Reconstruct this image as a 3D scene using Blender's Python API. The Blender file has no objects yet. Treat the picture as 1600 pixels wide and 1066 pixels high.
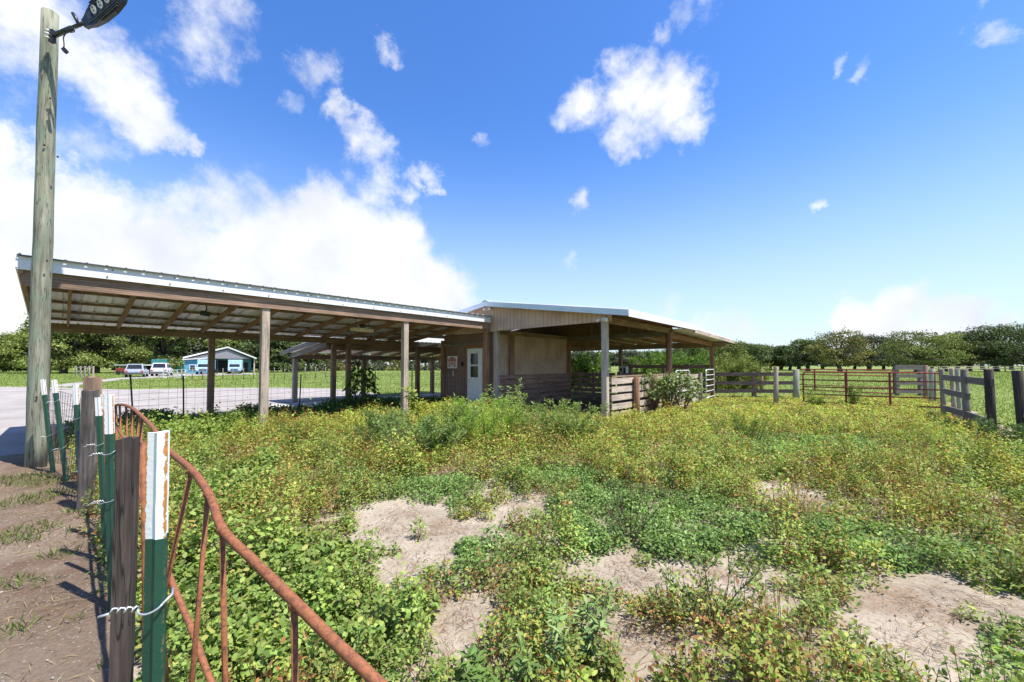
import bpy, bmesh, math, random
import numpy as np
from mathutils import Vector, Matrix
random.seed(7)
RNG = np.random.default_rng(11)
R = math.radians
S = bpy.context.scene
COL = S.collection

# ---------------------------------------------------------------- camera
EYE = 1.5
FPX = 622.0                      # focal length in photo pixels (1600 wide)
PITCH = math.atan(20/FPX)
cam = bpy.data.cameras.new('camera'); camo = bpy.data.objects.new('camera', cam); COL.objects.link(camo)
camo.location = (0, 0, EYE); camo.rotation_euler = (R(90)+PITCH, 0, 0)
cam.sensor_width = 36; cam.lens = FPX/1600*36; cam.shift_y = 18/1600
cam.clip_start = 0.05; cam.clip_end = 6000
S.camera = camo
cp, sp = math.cos(PITCH), math.sin(PITCH)
def ray(px, py):
    r = (px-800)/FPX; u = (551-py)/FPX
    return Vector((r, cp-u*sp, sp+u*cp))
def P(px, py, Y):                # the point at depth Y seen at a photo position
    d = ray(px, py); k = Y/d.y
    return Vector((d.x*k, Y, EYE+d.z*k))
def G(px, py, h=0.0):            # the point of a level plane seen at a photo position
    d = ray(px, py); k = (h-EYE)/d.z
    return Vector((d.x*k, d.y*k, h))
SU, CU = 0.664, 0.748            # barn axes: u runs along the carport, v across it
def B(u, v, h): return Vector((SU*u-CU*v, CU*u+SU*v, h))
DU = Vector((SU, CU, 0)); DV = Vector((-CU, SU, 0)); UP = Vector((0, 0, 1))

# ---------------------------------------------------------------- sun, sky, exposure
SUN_EL, SUN_AZ = R(64), R(116)    # azimuth from +Y towards +X
sl = bpy.data.lights.new('sun', 'SUN'); so = bpy.data.objects.new('sun', sl); COL.objects.link(so)
sl.energy = 4.1; sl.angle = R(0.5); sl.color = (1.0, 0.95, 0.86)
sd = Vector((math.sin(SUN_AZ)*math.cos(SUN_EL), math.cos(SUN_AZ)*math.cos(SUN_EL), math.sin(SUN_EL)))
so.rotation_euler = sd.to_track_quat('Z', 'Y').to_euler(); so.location = (0, 0, 30)
S.view_settings.view_transform = 'Standard'; S.view_settings.look = 'None'
S.view_settings.exposure = 1.15; S.view_settings.gamma = 1
W = bpy.data.worlds.new('World'); S.world = W; W.use_nodes = True
wt = W.node_tree; wt.nodes.clear()
def wn(t, **k):
    n = wt.nodes.new(t)
    for a, b in k.items(): setattr(n, a, b)
    return n
def wl(a, b): wt.links.new(a, b)
sky = wn('ShaderNodeTexSky', sky_type='NISHITA', sun_disc=False, sun_elevation=SUN_EL, sun_rotation=SUN_AZ)
sky.air_density = 1.0; sky.dust_density = 0.25; sky.ozone_density = 2.2
hs = wn('ShaderNodeHueSaturation'); hs.inputs['Value'].default_value = 0.80; hs.inputs['Saturation'].default_value = 1.29; hs.inputs['Hue'].default_value = 0.511
wl(sky.outputs[0], hs.inputs['Color'])
tc = wn('ShaderNodeTexCoord')
nz = wn('ShaderNodeTexNoise'); nz.inputs['Scale'].default_value = 5.0; nz.inputs['Detail'].default_value = 9; nz.inputs['Roughness'].default_value = 0.66
wl(tc.outputs['Generated'], nz.inputs['Vector'])
sb = wn('ShaderNodeVectorMath', operation='SUBTRACT'); sb.inputs[1].default_value = (.5, .5, .5); wl(nz.outputs['Color'], sb.inputs[0])
sc = wn('ShaderNodeVectorMath', operation='SCALE'); sc.inputs['Scale'].default_value = 0.22; wl(sb.outputs[0], sc.inputs[0])
ad = wn('ShaderNodeVectorMath', operation='ADD'); wl(tc.outputs['Generated'], ad.inputs[0]); wl(sc.outputs[0], ad.inputs[1])
nm = wn('ShaderNodeVectorMath', operation='NORMALIZE'); wl(ad.outputs[0], nm.inputs[0])
CLOUDS = [(-40,300,165,1.6),(60,400,175,1.7),(150,330,85,1.3),(30,240,75,1.2),(250,430,112,1.7),(400,430,112,1.7),(520,395,100,1.7),(600,430,98,1.6),(680,455,66,1.3),
 (80,520,210,1.8),(400,520,220,1.8),(570,500,150,1.8),(-150,420,200,1),
 (90,50,120,1.0),(180,110,92,1.1),(235,165,66,1.1),(285,200,36,1.0),(300,50,55,.6),(330,15,60,.6),(30,20,100,.7),(-60,60,120,.7),(150,215,50,.45),
 (533,170,20,.6),(552,195,20,.6),(570,222,24,.65),(588,250,32,.8),(664,266,18,.6),(640,272,14,.5),(600,285,30,.7),(570,300,40,.8),(588,80,24,.65),(612,92,16,.5),(500,103,26,.45),(460,150,22,.5),(755,233,14,.5),
 (915,322,18,.55),(890,400,16,.4),(975,150,52,.95),(1040,148,60,1.0),(908,170,36,.75),(1088,185,46,1.0),(985,215,36,.9),(1030,195,40,.7),(945,190,30,.6),
 (1050,26,28,.5),(1095,18,26,.55),(1020,62,20,.5),(1575,15,55,.8),(1303,110,18,.5),(1368,115,20,.5),(1290,302,14,.45),
 (1410,515,92,1.5),(1335,515,60,1.3),(1500,500,70,1.3),(1180,525,55,.7),(1110,505,34,.55),(1060,480,30,.4),(1450,480,45,.9)]
acc = None
for (px, py, r, w) in CLOUDS:
    d = ray(px, py).normalized(); ca = d.dot(ray(px+r*1.12, py).normalized())
    dt = wn('ShaderNodeVectorMath', operation='DOT_PRODUCT'); dt.inputs[1].default_value = d; wl(nm.outputs[0], dt.inputs[0])
    # value = w * (1 - (1-dot)/(1-ca))
    k = w/(1-ca)
    ma = wn('ShaderNodeMath', operation='MULTIPLY_ADD'); ma.inputs[1].default_value = k; ma.inputs[2].default_value = w-k
    wl(dt.outputs['Value'], ma.inputs[0])
    if acc is None: acc = ma.outputs[0]
    else:
        mx = wn('ShaderNodeMath', operation='SMOOTH_MAX'); mx.inputs[2].default_value = 0.18
        wl(acc, mx.inputs[0]); wl(ma.outputs[0], mx.inputs[1]); acc = mx.outputs[0]
n2 = wn('ShaderNodeTexNoise'); n2.inputs['Scale'].default_value = 8.0; n2.inputs['Detail'].default_value = 10; n2.inputs['Roughness'].default_value = 0.62
wl(tc.outputs['Generated'], n2.inputs['Vector'])
m1 = wn('ShaderNodeMath', operation='MULTIPLY_ADD'); m1.inputs[1].default_value = 3.3; m1.inputs[2].default_value = -1.74; wl(n2.outputs['Fac'], m1.inputs[0])
m2 = wn('ShaderNodeMath', operation='ADD'); wl(m1.outputs[0], m2.inputs[0]); wl(acc, m2.inputs[1])
mr = wn('ShaderNodeMapRange', interpolation_type='SMOOTHSTEP'); mr.inputs[1].default_value = -0.12; mr.inputs[2].default_value = 1.18; mr.inputs[4].default_value = 0.97
wl(m2.outputs[0], mr.inputs[0])
n3 = wn('ShaderNodeTexNoise'); n3.inputs['Scale'].default_value = 6.0; n3.inputs['Detail'].default_value = 6; wl(tc.outputs['Generated'], n3.inputs['Vector'])
cr = wn('ShaderNodeValToRGB'); cr.color_ramp.elements[0].position = .3; cr.color_ramp.elements[0].color = (2.45, 2.58, 2.9, 1)
cr.color_ramp.elements[1].position = .62; cr.color_ramp.elements[1].color = (3.35, 3.38, 3.45, 1); wl(n3.outputs['Fac'], cr.inputs[0])
sz_ = wn('ShaderNodeSeparateXYZ'); wl(tc.outputs['Generated'], sz_.inputs[0])           # paler air towards the horizon
hz_ = wn('ShaderNodeMapRange', interpolation_type='SMOOTHERSTEP'); wl(sz_.outputs[2], hz_.inputs[0])
for i_, x_ in ((1, -.12), (2, .56), (3, .90), (4, 0.0)): hz_.inputs[i_].default_value = x_
mh = wn('ShaderNodeMix', data_type='RGBA'); mh.inputs[7].default_value = (2.15, 2.6, 2.95, 1); wl(hz_.outputs[0], mh.inputs[0]); wl(hs.outputs[0], mh.inputs[6])
mxc = wn('ShaderNodeMix', data_type='RGBA'); wl(mr.outputs[0], mxc.inputs[0]); wl(mh.outputs[2], mxc.inputs[6]); wl(cr.outputs[0], mxc.inputs[7])
bg = wn('ShaderNodeBackground'); bg.inputs['Strength'].default_value = 0.15; wl(mxc.outputs[2], bg.inputs['Color'])
wo = wn('ShaderNodeOutputWorld'); wl(bg.outputs[0], wo.inputs[0])

# ---------------------------------------------------------------- helpers
ORG = {}
class MB:
    def __init__(s): s.v = []; s.f = []; s.uv = []; s.mi = []; s.sm = []
    def face(s, idx, uv, mi=0, sm=False): s.f.append(idx); s.uv.append(uv); s.mi.append(mi); s.sm.append(sm)
    def beam(s, p0, p1, w, t, side=None, mi=0, taper=1.0):   # a bar from p0 to p1; w along side, t across it
        p0 = Vector(p0); p1 = Vector(p1); a = (p1-p0); L = a.length; a.normalize()
        if side is None: side = UP if abs(a.z) < .9 else Vector((1, 0, 0))
        side = Vector(side); side = (side-a*side.dot(a)).normalized(); o = a.cross(side)
        ou, ov = random.uniform(0, 60), random.uniform(0, 60); b = len(s.v)
        for p, k in ((p0, 1), (p1, taper)):
            for x, y in ((-1, -1), (1, -1), (1, 1), (-1, 1)): s.v.append(p+side*(x*w/2*k)+o*(y*t/2*k))
        per = (0, w, w+t, 2*w+t, 2*w+2*t)
        for i in range(4):
            j = (i+1) % 4
            s.face((b+i, b+j, b+4+j, b+4+i), [(ou, ov+per[i]), (ou, ov+per[i+1]), (ou+L, ov+per[i+1]), (ou+L, ov+per[i])], mi)
        s.face((b+3, b+2, b+1, b), [(ou, ov), (ou, ov+.02), (ou+.02, ov+.02), (ou+.02, ov)], mi)
        s.face((b+4, b+5, b+6, b+7), [(ou, ov), (ou, ov+.02), (ou+.02, ov+.02), (ou+.02, ov)], mi)
    def box(s, c, sx, sy, sz, mi=0): s.beam(Vector(c)-UP*sz/2, Vector(c)+UP*sz/2, sx, sy, (1, 0, 0), mi)
    def tube(s, pts, r, n=8, mi=0, cap=True, jit=0.0):
        pts = [Vector(p) for p in pts]; m = len(pts); rr = r if isinstance(r, (list, tuple)) else [r]*m
        ou, ov = random.uniform(0, 60), random.uniform(0, 60); b = len(s.v); L = 0; nrm = None; Ls = []
        for i, p in enumerate(pts):
            t = (pts[min(i+1, m-1)]-pts[max(i-1, 0)]).normalized()
            if nrm is None: nrm = t.cross(UP if abs(t.z) < .9 else Vector((0, 1, 0))).normalized()
            nrm = (nrm-t*nrm.dot(t)).normalized(); bn = t.cross(nrm)
            if i: L += (p-pts[i-1]).length
            Ls.append(L)
            for k in range(n):
                a = 2*math.pi*k/n; q = rr[i]*(1+random.uniform(-jit, jit))
                s.v.append(p+nrm*math.cos(a)*q+bn*math.sin(a)*q)
        for i in range(m-1):
            for k in range(n):
                k2 = (k+1) % n; c0 = 2*math.pi*k/n*rr[0]; c1 = 2*math.pi*(k+1)/n*rr[0]
                s.face((b+i*n+k, b+i*n+k2, b+(i+1)*n+k2, b+(i+1)*n+k), [(ou+Ls[i], ov+c0), (ou+Ls[i], ov+c1), (ou+Ls[i+1], ov+c1), (ou+Ls[i+1], ov+c0)], mi, True)
        if cap:
            for base, rev in ((b, True), (b+(m-1)*n, False)):
                idx = [base+k for k in range(n)]
                if rev: idx.reverse()
                s.face(tuple(idx), [(ou+.01*math.cos(k), ov+.01*math.sin(k)) for k in range(n)], mi)
    def prism(s, poly, d, mi=0):                              # a polygon (list of points) pushed along vector d
        b = len(s.v); n = len(poly); d = Vector(d); ou, ov = random.uniform(0, 60), random.uniform(0, 60)
        poly = [Vector(p) for p in poly]; a = (poly[1]-poly[0]).normalized(); nn = d.normalized(); c = nn.cross(a)
        uv = [(ou+(p-poly[0]).dot(a), ov+(p-poly[0]).dot(c)) for p in poly]
        s.v += poly+[p+d for p in poly]
        s.face(tuple(range(b+n-1, b-1, -1)), uv[::-1], mi); s.face(tuple(range(b+n, b+2*n)), uv, mi)
        for i in range(n):
            j = (i+1) % n; l = (poly[j]-poly[i]).length
            s.face((b+i, b+j, b+n+j, b+n+i), [(ou, ov), (ou+l, ov), (ou+l, ov+d.length), (ou, ov+d.length)], mi)
    def quad(s, a, b_, c, d, mi=0):
        b = len(s.v); s.v += [Vector(a), Vector(b_), Vector(c), Vector(d)]
        l = (Vector(b_)-Vector(a)).length; h = (Vector(d)-Vector(a)).length
        s.face((b, b+1, b+2, b+3), [(0, 0), (l, 0), (l, h), (0, h)], mi)
    def ball(s, c, rx, ry=None, rz=None, n=10, m=6, mi=0):
        ry = ry or rx; rz = rz or rx; b = len(s.v); c = Vector(c)
        for i in range(m+1):
            th = math.pi*i/m
            for k in range(n):
                a = 2*math.pi*k/n; s.v.append(c+Vector((rx*math.sin(th)*math.cos(a), ry*math.sin(th)*math.sin(a), rz*math.cos(th))))
        for i in range(m):
            for k in range(n):
                k2 = (k+1) % n
                s.face((b+i*n+k, b+(i+1)*n+k, b+(i+1)*n+k2, b+i*n+k2), [(0, 0), (.1, 0), (.1, .1), (0, .1)], mi, True)
def link(o, parent=None):
    COL.objects.link(o)
    if parent: o.parent = parent
def tag(o, label=None, cat=None, group=None, kind=None):
    if label: o['label'] = label
    if cat: o['category'] = cat
    if group: o['group'] = group
    if kind: o['kind'] = kind
    return o
def thing(name, label, cat, loc=(0, 0, 0), rot=0, group=None):
    o = bpy.data.objects.new(name, None); COL.objects.link(o); o.location = loc; o.rotation_euler = (0, 0, rot); o.empty_display_size = .2
    ORG[o] = Vector(loc) if not rot else Vector((0, 0, 0))
    return tag(o, label, cat, group)
def obj(name, mb, mat, parent=None, org=None, local=False, bevel=0):
    o0 = Vector((0, 0, 0)) if local else (ORG.get(parent, Vector((0, 0, 0))) if parent else Vector(org or (0, 0, 0)))
    me = bpy.data.meshes.new(name)
    me.from_pydata([tuple(v-o0) for v in mb.v], [], mb.f)
    uvl = me.uv_layers.new(name='UVMap'); flat = [c for f in mb.uv for p in f for c in p]; uvl.data.foreach_set('uv', flat)
    for m in (mat if isinstance(mat, (list, tuple)) else [mat]): me.materials.append(m)
    me.polygons.foreach_set('material_index', mb.mi); me.polygons.foreach_set('use_smooth', mb.sm); me.update()
    o = bpy.data.objects.new(name, me); link(o, parent)
    if not parent and not local: o.location = o0
    ORG[o] = o0
    if bevel:
        b = o.modifiers.new('bevel', 'BEVEL'); b.width = bevel; b.segments = 2; b.limit_method = 'ANGLE'; b.harden_normals = False
    return o
def dup(root, loc=None, rotz=None, scale=None, label=None, group=None):
    r = root.copy(); COL.objects.link(r)
    if loc is not None: r.location = loc
    if rotz is not None: r.rotation_euler = (0, 0, rotz)
    if scale is not None: r.scale = scale
    if label: r['label'] = label
    if group: r['group'] = group
    for ch in list(root.children):
        c = ch.copy(); COL.objects.link(c); c.parent = r
        for g in list(ch.children):
            d = g.copy(); COL.objects.link(d); d.parent = c
    return r

# ---------------------------------------------------------------- materials
def mat(name):
    m = bpy.data.materials.new(name); m.use_nodes = True; nt = m.node_tree
    return m, nt, nt.nodes['Principled BSDF'], nt.nodes['Material Output']
def N(nt, t, ins=None, **k):
    n = nt.nodes.new(t)
    for a, b in k.items(): setattr(n, a, b)
    for a, b in (ins or {}).items():
        if hasattr(b, 'is_linked') or isinstance(b, bpy.types.NodeSocket): nt.links.new(b, n.inputs[a])
        else: n.inputs[a].default_value = b
    return n
def ramp(nt, fac, stops):
    n = nt.nodes.new('ShaderNodeValToRGB'); e = n.color_ramp.elements
    while len(e) < len(stops): e.new(.5)
    for i, (p, c) in enumerate(stops): e[i].position = p; e[i].color = (*c, 1)
    nt.links.new(fac, n.inputs[0]); return n.outputs[0]
def mixc(nt, fac, a, b, blend='MIX'):
    n = nt.nodes.new('ShaderNodeMix'); n.data_type = 'RGBA'; n.blend_type = blend
    for i, x in ((0, fac), (6, a), (7, b)):
        if isinstance(x, bpy.types.NodeSocket): nt.links.new(x, n.inputs[i])
        else: n.inputs[i].default_value = x if i == 0 else (*x, 1)
    return n.outputs[2]
def bump(nt, bs, h, st, dist=.01):
    b = N(nt, 'ShaderNodeBump', {'Strength': st, 'Distance': dist, 'Height': h}); nt.links.new(b.outputs[0], bs.inputs['Normal'])
def wood(name, dark, mid, light, rough=.85, grain=1.0, stain=None, stain_amt=.4, knots=True, cracks=0):
    m, nt, bs, out = mat(name); uv = N(nt, 'ShaderNodeUVMap')
    mp = N(nt, 'ShaderNodeMapping', {'Vector': uv.outputs[0]}); mp.inputs['Scale'].default_value = (1.6, 42*grain, 1)
    g = N(nt, 'ShaderNodeTexNoise', {'Vector': mp.outputs[0], 'Scale': 1.0, 'Detail': 6, 'Roughness': .65, 'Distortion': .35})
    mp2 = N(nt, 'ShaderNodeMapping', {'Vector': uv.outputs[0]}); mp2.inputs['Scale'].default_value = (.9, 2.2, 1)
    b = N(nt, 'ShaderNodeTexNoise', {'Vector': mp2.outputs[0], 'Scale': 1.3, 'Detail': 5, 'Roughness': .6})
    c = ramp(nt, g.outputs['Fac'], [(.30, dark), (.48, mid), (.70, light)])
    v = ramp(nt, b.outputs['Fac'], [(.3, (.62, .62, .62)), (.7, (1.22, 1.2, 1.17))])
    c = mixc(nt, 1.0, c, v, 'MULTIPLY')
    if stain:
        st = N(nt, 'ShaderNodeTexNoise', {'Vector': mp2.outputs[0], 'Scale': 2.3, 'Detail': 7, 'Roughness': .7})
        sf = N(nt, 'ShaderNodeMapRange', {0: st.outputs['Fac'], 1: .48, 2: .66, 3: 0, 4: stain_amt})
        c = mixc(nt, sf.outputs[0], c, stain)
    if cracks:                                            # drying cracks along the grain
        mc = N(nt, 'ShaderNodeMapping', {'Vector': uv.outputs[0]}); mc.inputs['Scale'].default_value = (1.1, 20, 1); cn = N(nt, 'ShaderNodeTexNoise', {'Vector': mc.outputs[0], 'Scale': 1.0, 'Detail': 3, 'Roughness': .5, 'Distortion': .2})
        cd = N(nt, 'ShaderNodeMath', {0: N(nt, 'ShaderNodeMath', {0: cn.outputs['Fac'], 1: .5}, operation='SUBTRACT').outputs[0]}, operation='ABSOLUTE'); ck = N(nt, 'ShaderNodeMapRange', {0: cd.outputs[0], 1: .004, 2: .016, 3: cracks, 4: 0}); c = mixc(nt, ck.outputs[0], c, tuple(x*.3 for x in dark))
    if knots:
        vo = N(nt, 'ShaderNodeTexVoronoi', {'Vector': N(nt, 'ShaderNodeMapping', {'Vector': uv.outputs[0], 'Scale': (1.6, 7.0, 1)}).outputs[0], 'Scale': 1.0})
        kf = N(nt, 'ShaderNodeMapRange', {0: vo.outputs['Distance'], 1: .05, 2: .12, 3: .8, 4: 0})
        c = mixc(nt, kf.outputs[0], c, tuple(x*.45 for x in dark))
    nt.links.new(c, bs.inputs['Base Color']); bs.inputs['Roughness'].default_value = rough
    bump(nt, bs, g.outputs['Fac'], .55, .006)
    return m
def plain(name, col, rough=.5, metal=0, var=.15, scale=6, bmp=0, col2=None):
    m, nt, bs, out = mat(name); tc = N(nt, 'ShaderNodeTexCoord')
    n = N(nt, 'ShaderNodeTexNoise', {'Vector': tc.outputs['Object'], 'Scale': scale, 'Detail': 6, 'Roughness': .65})
    a = tuple(x*(1-var) for x in col); b = col2 or tuple(min(1, x*(1+var)) for x in col)
    nt.links.new(ramp(nt, n.outputs['Fac'], [(.35, a), (.65, b)]), bs.inputs['Base Color'])
    bs.inputs['Roughness'].default_value = rough; bs.inputs['Metallic'].default_value = metal
    if bmp: bump(nt, bs, n.outputs['Fac'], bmp, .01)
    return m
def rusted(name, paint, amt, rust1=(.215, .075, .03), rust2=(.055, .02, .014), rough=.8, scale=70, edge=0):
    m, nt, bs, out = mat(name); tc = N(nt, 'ShaderNodeTexCoord')
    n = N(nt, 'ShaderNodeTexNoise', {'Vector': tc.outputs['Object'], 'Scale': scale, 'Detail': 8, 'Roughness': .75})
    n2 = N(nt, 'ShaderNodeTexNoise', {'Vector': tc.outputs['Object'], 'Scale': scale*.25, 'Detail': 8, 'Roughness': .7})
    r = ramp(nt, n.outputs['Fac'], [(.32, rust2), (.5, rust1), (.72, tuple(min(1, x*1.5) for x in rust1))])
    f = N(nt, 'ShaderNodeMapRange', {0: n2.outputs['Fac'], 1: 1-amt-.03, 2: 1-amt+.03})
    fo = f.outputs[0]
    if edge:                                              # wear along the post's two edges
        ux = N(nt, 'ShaderNodeSeparateXYZ', {0: N(nt, 'ShaderNodeUVMap').outputs[0]}); ab = N(nt, 'ShaderNodeMath', {0: ux.outputs[0]}, operation='ABSOLUTE')
        sm = N(nt, 'ShaderNodeMath', {0: n.outputs['Fac'], 1: 1.1, 2: ab.outputs[0]}, operation='MULTIPLY_ADD'); ef = N(nt, 'ShaderNodeMapRange', {0: sm.outputs[0], 1: edge, 2: edge+.05})
        fo = N(nt, 'ShaderNodeMath', {0: fo, 1: ef.outputs[0]}, operation='MAXIMUM').outputs[0]
    c = mixc(nt, fo, paint, r) if paint else r
    nt.links.new(c, bs.inputs['Base Color']); bs.inputs['Roughness'].default_value = rough
    bump(nt, bs, n.outputs['Fac'], .5, .003)
    return m
def leafmat(name, trans=.34, rough=.55, gloss=.25):
    m, nt, bs, out = mat(name); at = N(nt, 'ShaderNodeAttribute', attribute_name='tint')
    nt.links.new(at.outputs['Color'], bs.inputs['Base Color']); bs.inputs['Roughness'].default_value = rough
    bs.inputs['Specular IOR Level'].default_value = gloss
    t = N(nt, 'ShaderNodeBsdfTranslucent', {'Color': mixc(nt, 1.0, at.outputs['Color'], (1.25, 1.35, .6), 'MULTIPLY')})
    mx = N(nt, 'ShaderNodeMixShader', {0: trans}); nt.links.new(bs.outputs[0], mx.inputs[1]); nt.links.new(t.outputs[0], mx.inputs[2])
    nt.links.new(mx.outputs[0], out.inputs['Surface'])
    return m
M = {}
M['post'] = wood('weathered_post', (.19, .14, .105), (.35, .275, .215), (.53, .445, .37), stain=(.30, .31, .27), stain_amt=.45, cracks=.6)
M['brown'] = wood('brown_timber', (.13, .078, .052), (.26, .165, .115), (.40, .275, .20))
M['redwood'] = wood('red_brown_timber', (.14, .068, .038), (.27, .14, .078), (.42, .235, .135))
M['grey'] = wood('grey_boards', (.095, .08, .07), (.18, .155, .135), (.31, .275, .245), stain=(.30, .26, .21), stain_amt=.4)
M['palegrey'] = wood('silvered_boards', (.26, .205, .16), (.44, .36, .29), (.60, .515, .43), stain=(.26, .20, .17), stain_amt=.55)
M['pen'] = wood('pen_boards', (.11, .07, .055), (.22, .145, .115), (.36, .26, .21), stain=(.07, .04, .03), stain_amt=.6)
M['tieg'] = wood('grey_split_tie', (.05, .042, .038), (.13, .11, .10), (.25, .22, .20), grain=.8, stain=(.03, .025, .02), stain_amt=.7, cracks=.9)
M['dgrey'] = wood('dark_grey_boards', (.06, .052, .046), (.12, .105, .095), (.21, .19, .175))
M['tie'] = wood('dark_tie', (.014, .010, .009), (.05, .036, .031), (.115, .088, .076), grain=.8, stain=(.015, .01, .01), stain_amt=.6, cracks=.9)
M['kick'] = wood('red_brown_kick_boards', (.17, .09, .06), (.34, .20, .145), (.52, .36, .28), stain=(.09, .045, .035), stain_amt=.5)
M['pole'] = wood('treated_pole', (.11, .105, .075), (.22, .22, .16), (.36, .36, .28), grain=.45, stain=(.17, .235, .165), stain_amt=.75, cracks=.8)
M['greenpost'] = wood('treated_round_post', (.17, .17, .13), (.30, .31, .24), (.45, .45, .37), stain=(.22, .29, .21), stain_amt=.6)
M['osb'] = plain('osb_board', (.20, .125, .075), .85, var=.35, scale=18)
M['white'] = plain('white_trim', (.66, .66, .67), .45, var=.05, scale=3)
M['shadedwhite'] = plain('shaded_white_trim', (.55, .62, .68), .45, var=.06, scale=3)  # white trim with the bluish shade of the sunless gable in its colour
M['rust'] = rusted('rusty_tube', None, 0)
M['redgate'] = rusted('red_gate_paint', (.21, .028, .026), .34, rust1=(.25, .09, .05), scale=20)
M['twhite'] = rusted('white_post_tip', (.74, .75, .73), .33, rust1=(.42, .18, .05), scale=45, rough=.5, edge=1.46)
M['tgreen'] = rusted('green_post_paint', (.013, .065, .042), .30, rust1=(.10, .09, .05), rust2=(.03, .05, .035), scale=60, rough=.42, edge=1.56)
M['wire'] = plain('galvanised_wire', (.55, .56, .58), .4, .7)
M['darkwire'] = plain('old_wire', (.10, .085, .08), .7, .3)
M['rustwire'] = plain('rusty_wire', (.16, .085, .075), .75, .2)
M['palewire'] = plain('pale_wire', (.36, .33, .33), .6, .2)
M['black'] = plain('black_plastic', (.018, .019, .022), .45)
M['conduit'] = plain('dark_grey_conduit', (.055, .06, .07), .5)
M['silver'] = plain('galvanised_tube', (.62, .62, .63), .4, .35)
M['lens'] = plain('led_lens', (.60, .55, .46), .25)
M['whitepaint'] = plain('white_paint', (.72, .73, .76), .5, var=.1, scale=8)
M['redink'] = plain('red_ink', (.42, .07, .06), .6)
def metal_roof():
    m, nt, bs, out = mat('ribbed_galvanised_roof'); uv = N(nt, 'ShaderNodeUVMap')
    mp = N(nt, 'ShaderNodeMapping', {'Vector': uv.outputs[0]}); mp.inputs['Scale'].default_value = (9, .6, 1)
    n = N(nt, 'ShaderNodeTexNoise', {'Vector': mp.outputs[0], 'Scale': 1.0, 'Detail': 6, 'Roughness': .6})
    c = ramp(nt, n.outputs['Fac'], [(.3, (.55, .52, .52)), (.55, (.74, .72, .72)), (.75, (.82, .81, .81))])
    nt.links.new(c, bs.inputs['Base Color']); bs.inputs['Metallic'].default_value = .0; bs.inputs['Roughness'].default_value = .4
    return m
M['roof'] = metal_roof()
def siding(name, a, b_):
    m, nt, bs, out = mat(name); uv = N(nt, 'ShaderNodeUVMap'); sx = N(nt, 'ShaderNodeSeparateXYZ', {0: uv.outputs[0]})
    q = N(nt, 'ShaderNodeMath', {0: sx.outputs[0], 1: .15}, operation='MODULO'); q2 = N(nt, 'ShaderNodeMath', {0: q.outputs[0], 1: .012}, operation='LESS_THAN')
    mp = N(nt, 'ShaderNodeMapping', {'Vector': uv.outputs[0]}); mp.inputs['Scale'].default_value = (14, 1.2, 1)
    n = N(nt, 'ShaderNodeTexNoise', {'Vector': mp.outputs[0], 'Scale': 1.0, 'Detail': 7, 'Roughness': .7})
    n2 = N(nt, 'ShaderNodeTexNoise', {'Vector': uv.outputs[0], 'Scale': 1.4, 'Detail': 5})
    c = ramp(nt, n.outputs['Fac'], [(.3, a), (.7, b_)])
    c = mixc(nt, 1, c, ramp(nt, n2.outputs['Fac'], [(.3, (.75, .72, .7)), (.7, (1.1, 1.1, 1.1))]), 'MULTIPLY')
    c = mixc(nt, q2.outputs[0], c, tuple(x*.45 for x in a))
    nt.links.new(c, bs.inputs['Base Color']); bs.inputs['Roughness'].default_value = .8
    inv = N(nt, 'ShaderNodeMath', {0: 1.0, 1: q2.outputs[0]}, operation='SUBTRACT'); bump(nt, bs, inv.outputs[0], .8, .006)
    return m
M['tan'] = siding('tan_grooved_siding', (.47, .31, .22), (.60, .43, .32))
M['brownside'] = siding('brown_grooved_siding', (.20, .12, .095), (.28, .18, .145))
M['wallside'] = siding('beige_grooved_siding', (.47, .31, .215), (.60, .43, .31))
M['leaf'] = leafmat('leaf'); M['treeleaf'] = leafmat('tree_leaf', .22, .6, .2)
M['stem'] = plain('weed_stem', (.12, .075, .045), .8)
M['bark'] = plain('oak_bark', (.085, .07, .058), .9, var=.4, scale=2)
M['glass'] = plain('dark_glass', (.02, .022, .026), .08, 0, .2, 2)

# ---------------------------------------------------------------- the setting
def soilmat(name, stops, speck=None, scale=1.0, bmp=.5, straw=None):
    m, nt, bs, out = mat(name); tc = N(nt, 'ShaderNodeTexCoord')
    n = N(nt, 'ShaderNodeTexNoise', {'Vector': tc.outputs['Object'], 'Scale': .9*scale, 'Detail': 9, 'Roughness': .62})
    c = ramp(nt, n.outputs['Fac'], stops)
    f = N(nt, 'ShaderNodeTexNoise', {'Vector': tc.outputs['Object'], 'Scale': 38*scale, 'Detail': 7, 'Roughness': .75})
    c = mixc(nt, 1, c, ramp(nt, f.outputs['Fac'], [(.3, (.72, .70, .68)), (.7, (1.2, 1.2, 1.2))]), 'MULTIPLY')
    if straw:
        s = N(nt, 'ShaderNodeTexNoise', {'Vector': tc.outputs['Object'], 'Scale': 2.2*scale, 'Detail': 6, 'Roughness': .7})
        k = N(nt, 'ShaderNodeMapRange', {0: s.outputs['Fac'], 1: .5, 2: .66, 4: .75}); c = mixc(nt, k.outputs[0], c, straw)
    if speck:
        v = N(nt, 'ShaderNodeTexVoronoi', {'Vector': tc.outputs['Object'], 'Scale': 26*scale, 'Randomness': 1.0})
        k = N(nt, 'ShaderNodeMapRange', {0: v.outputs['Distance'], 1: .10, 2: .2, 3: .75, 4: 0}); c = mixc(nt, k.outputs[0], c, speck)
    nt.links.new(c, bs.inputs['Base Color']); bs.inputs['Roughness'].default_value = .95; bs.inputs['Specular IOR Level'].default_value = .15
    bump(nt, bs, f.outputs['Fac'], bmp, .02)
    return m
M['pasture'] = soilmat('pasture', [(.3, (.13, .18, .04)), (.5, (.17, .22, .055)), (.7, (.22, .245, .075))], scale=.25, bmp=.6)
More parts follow.
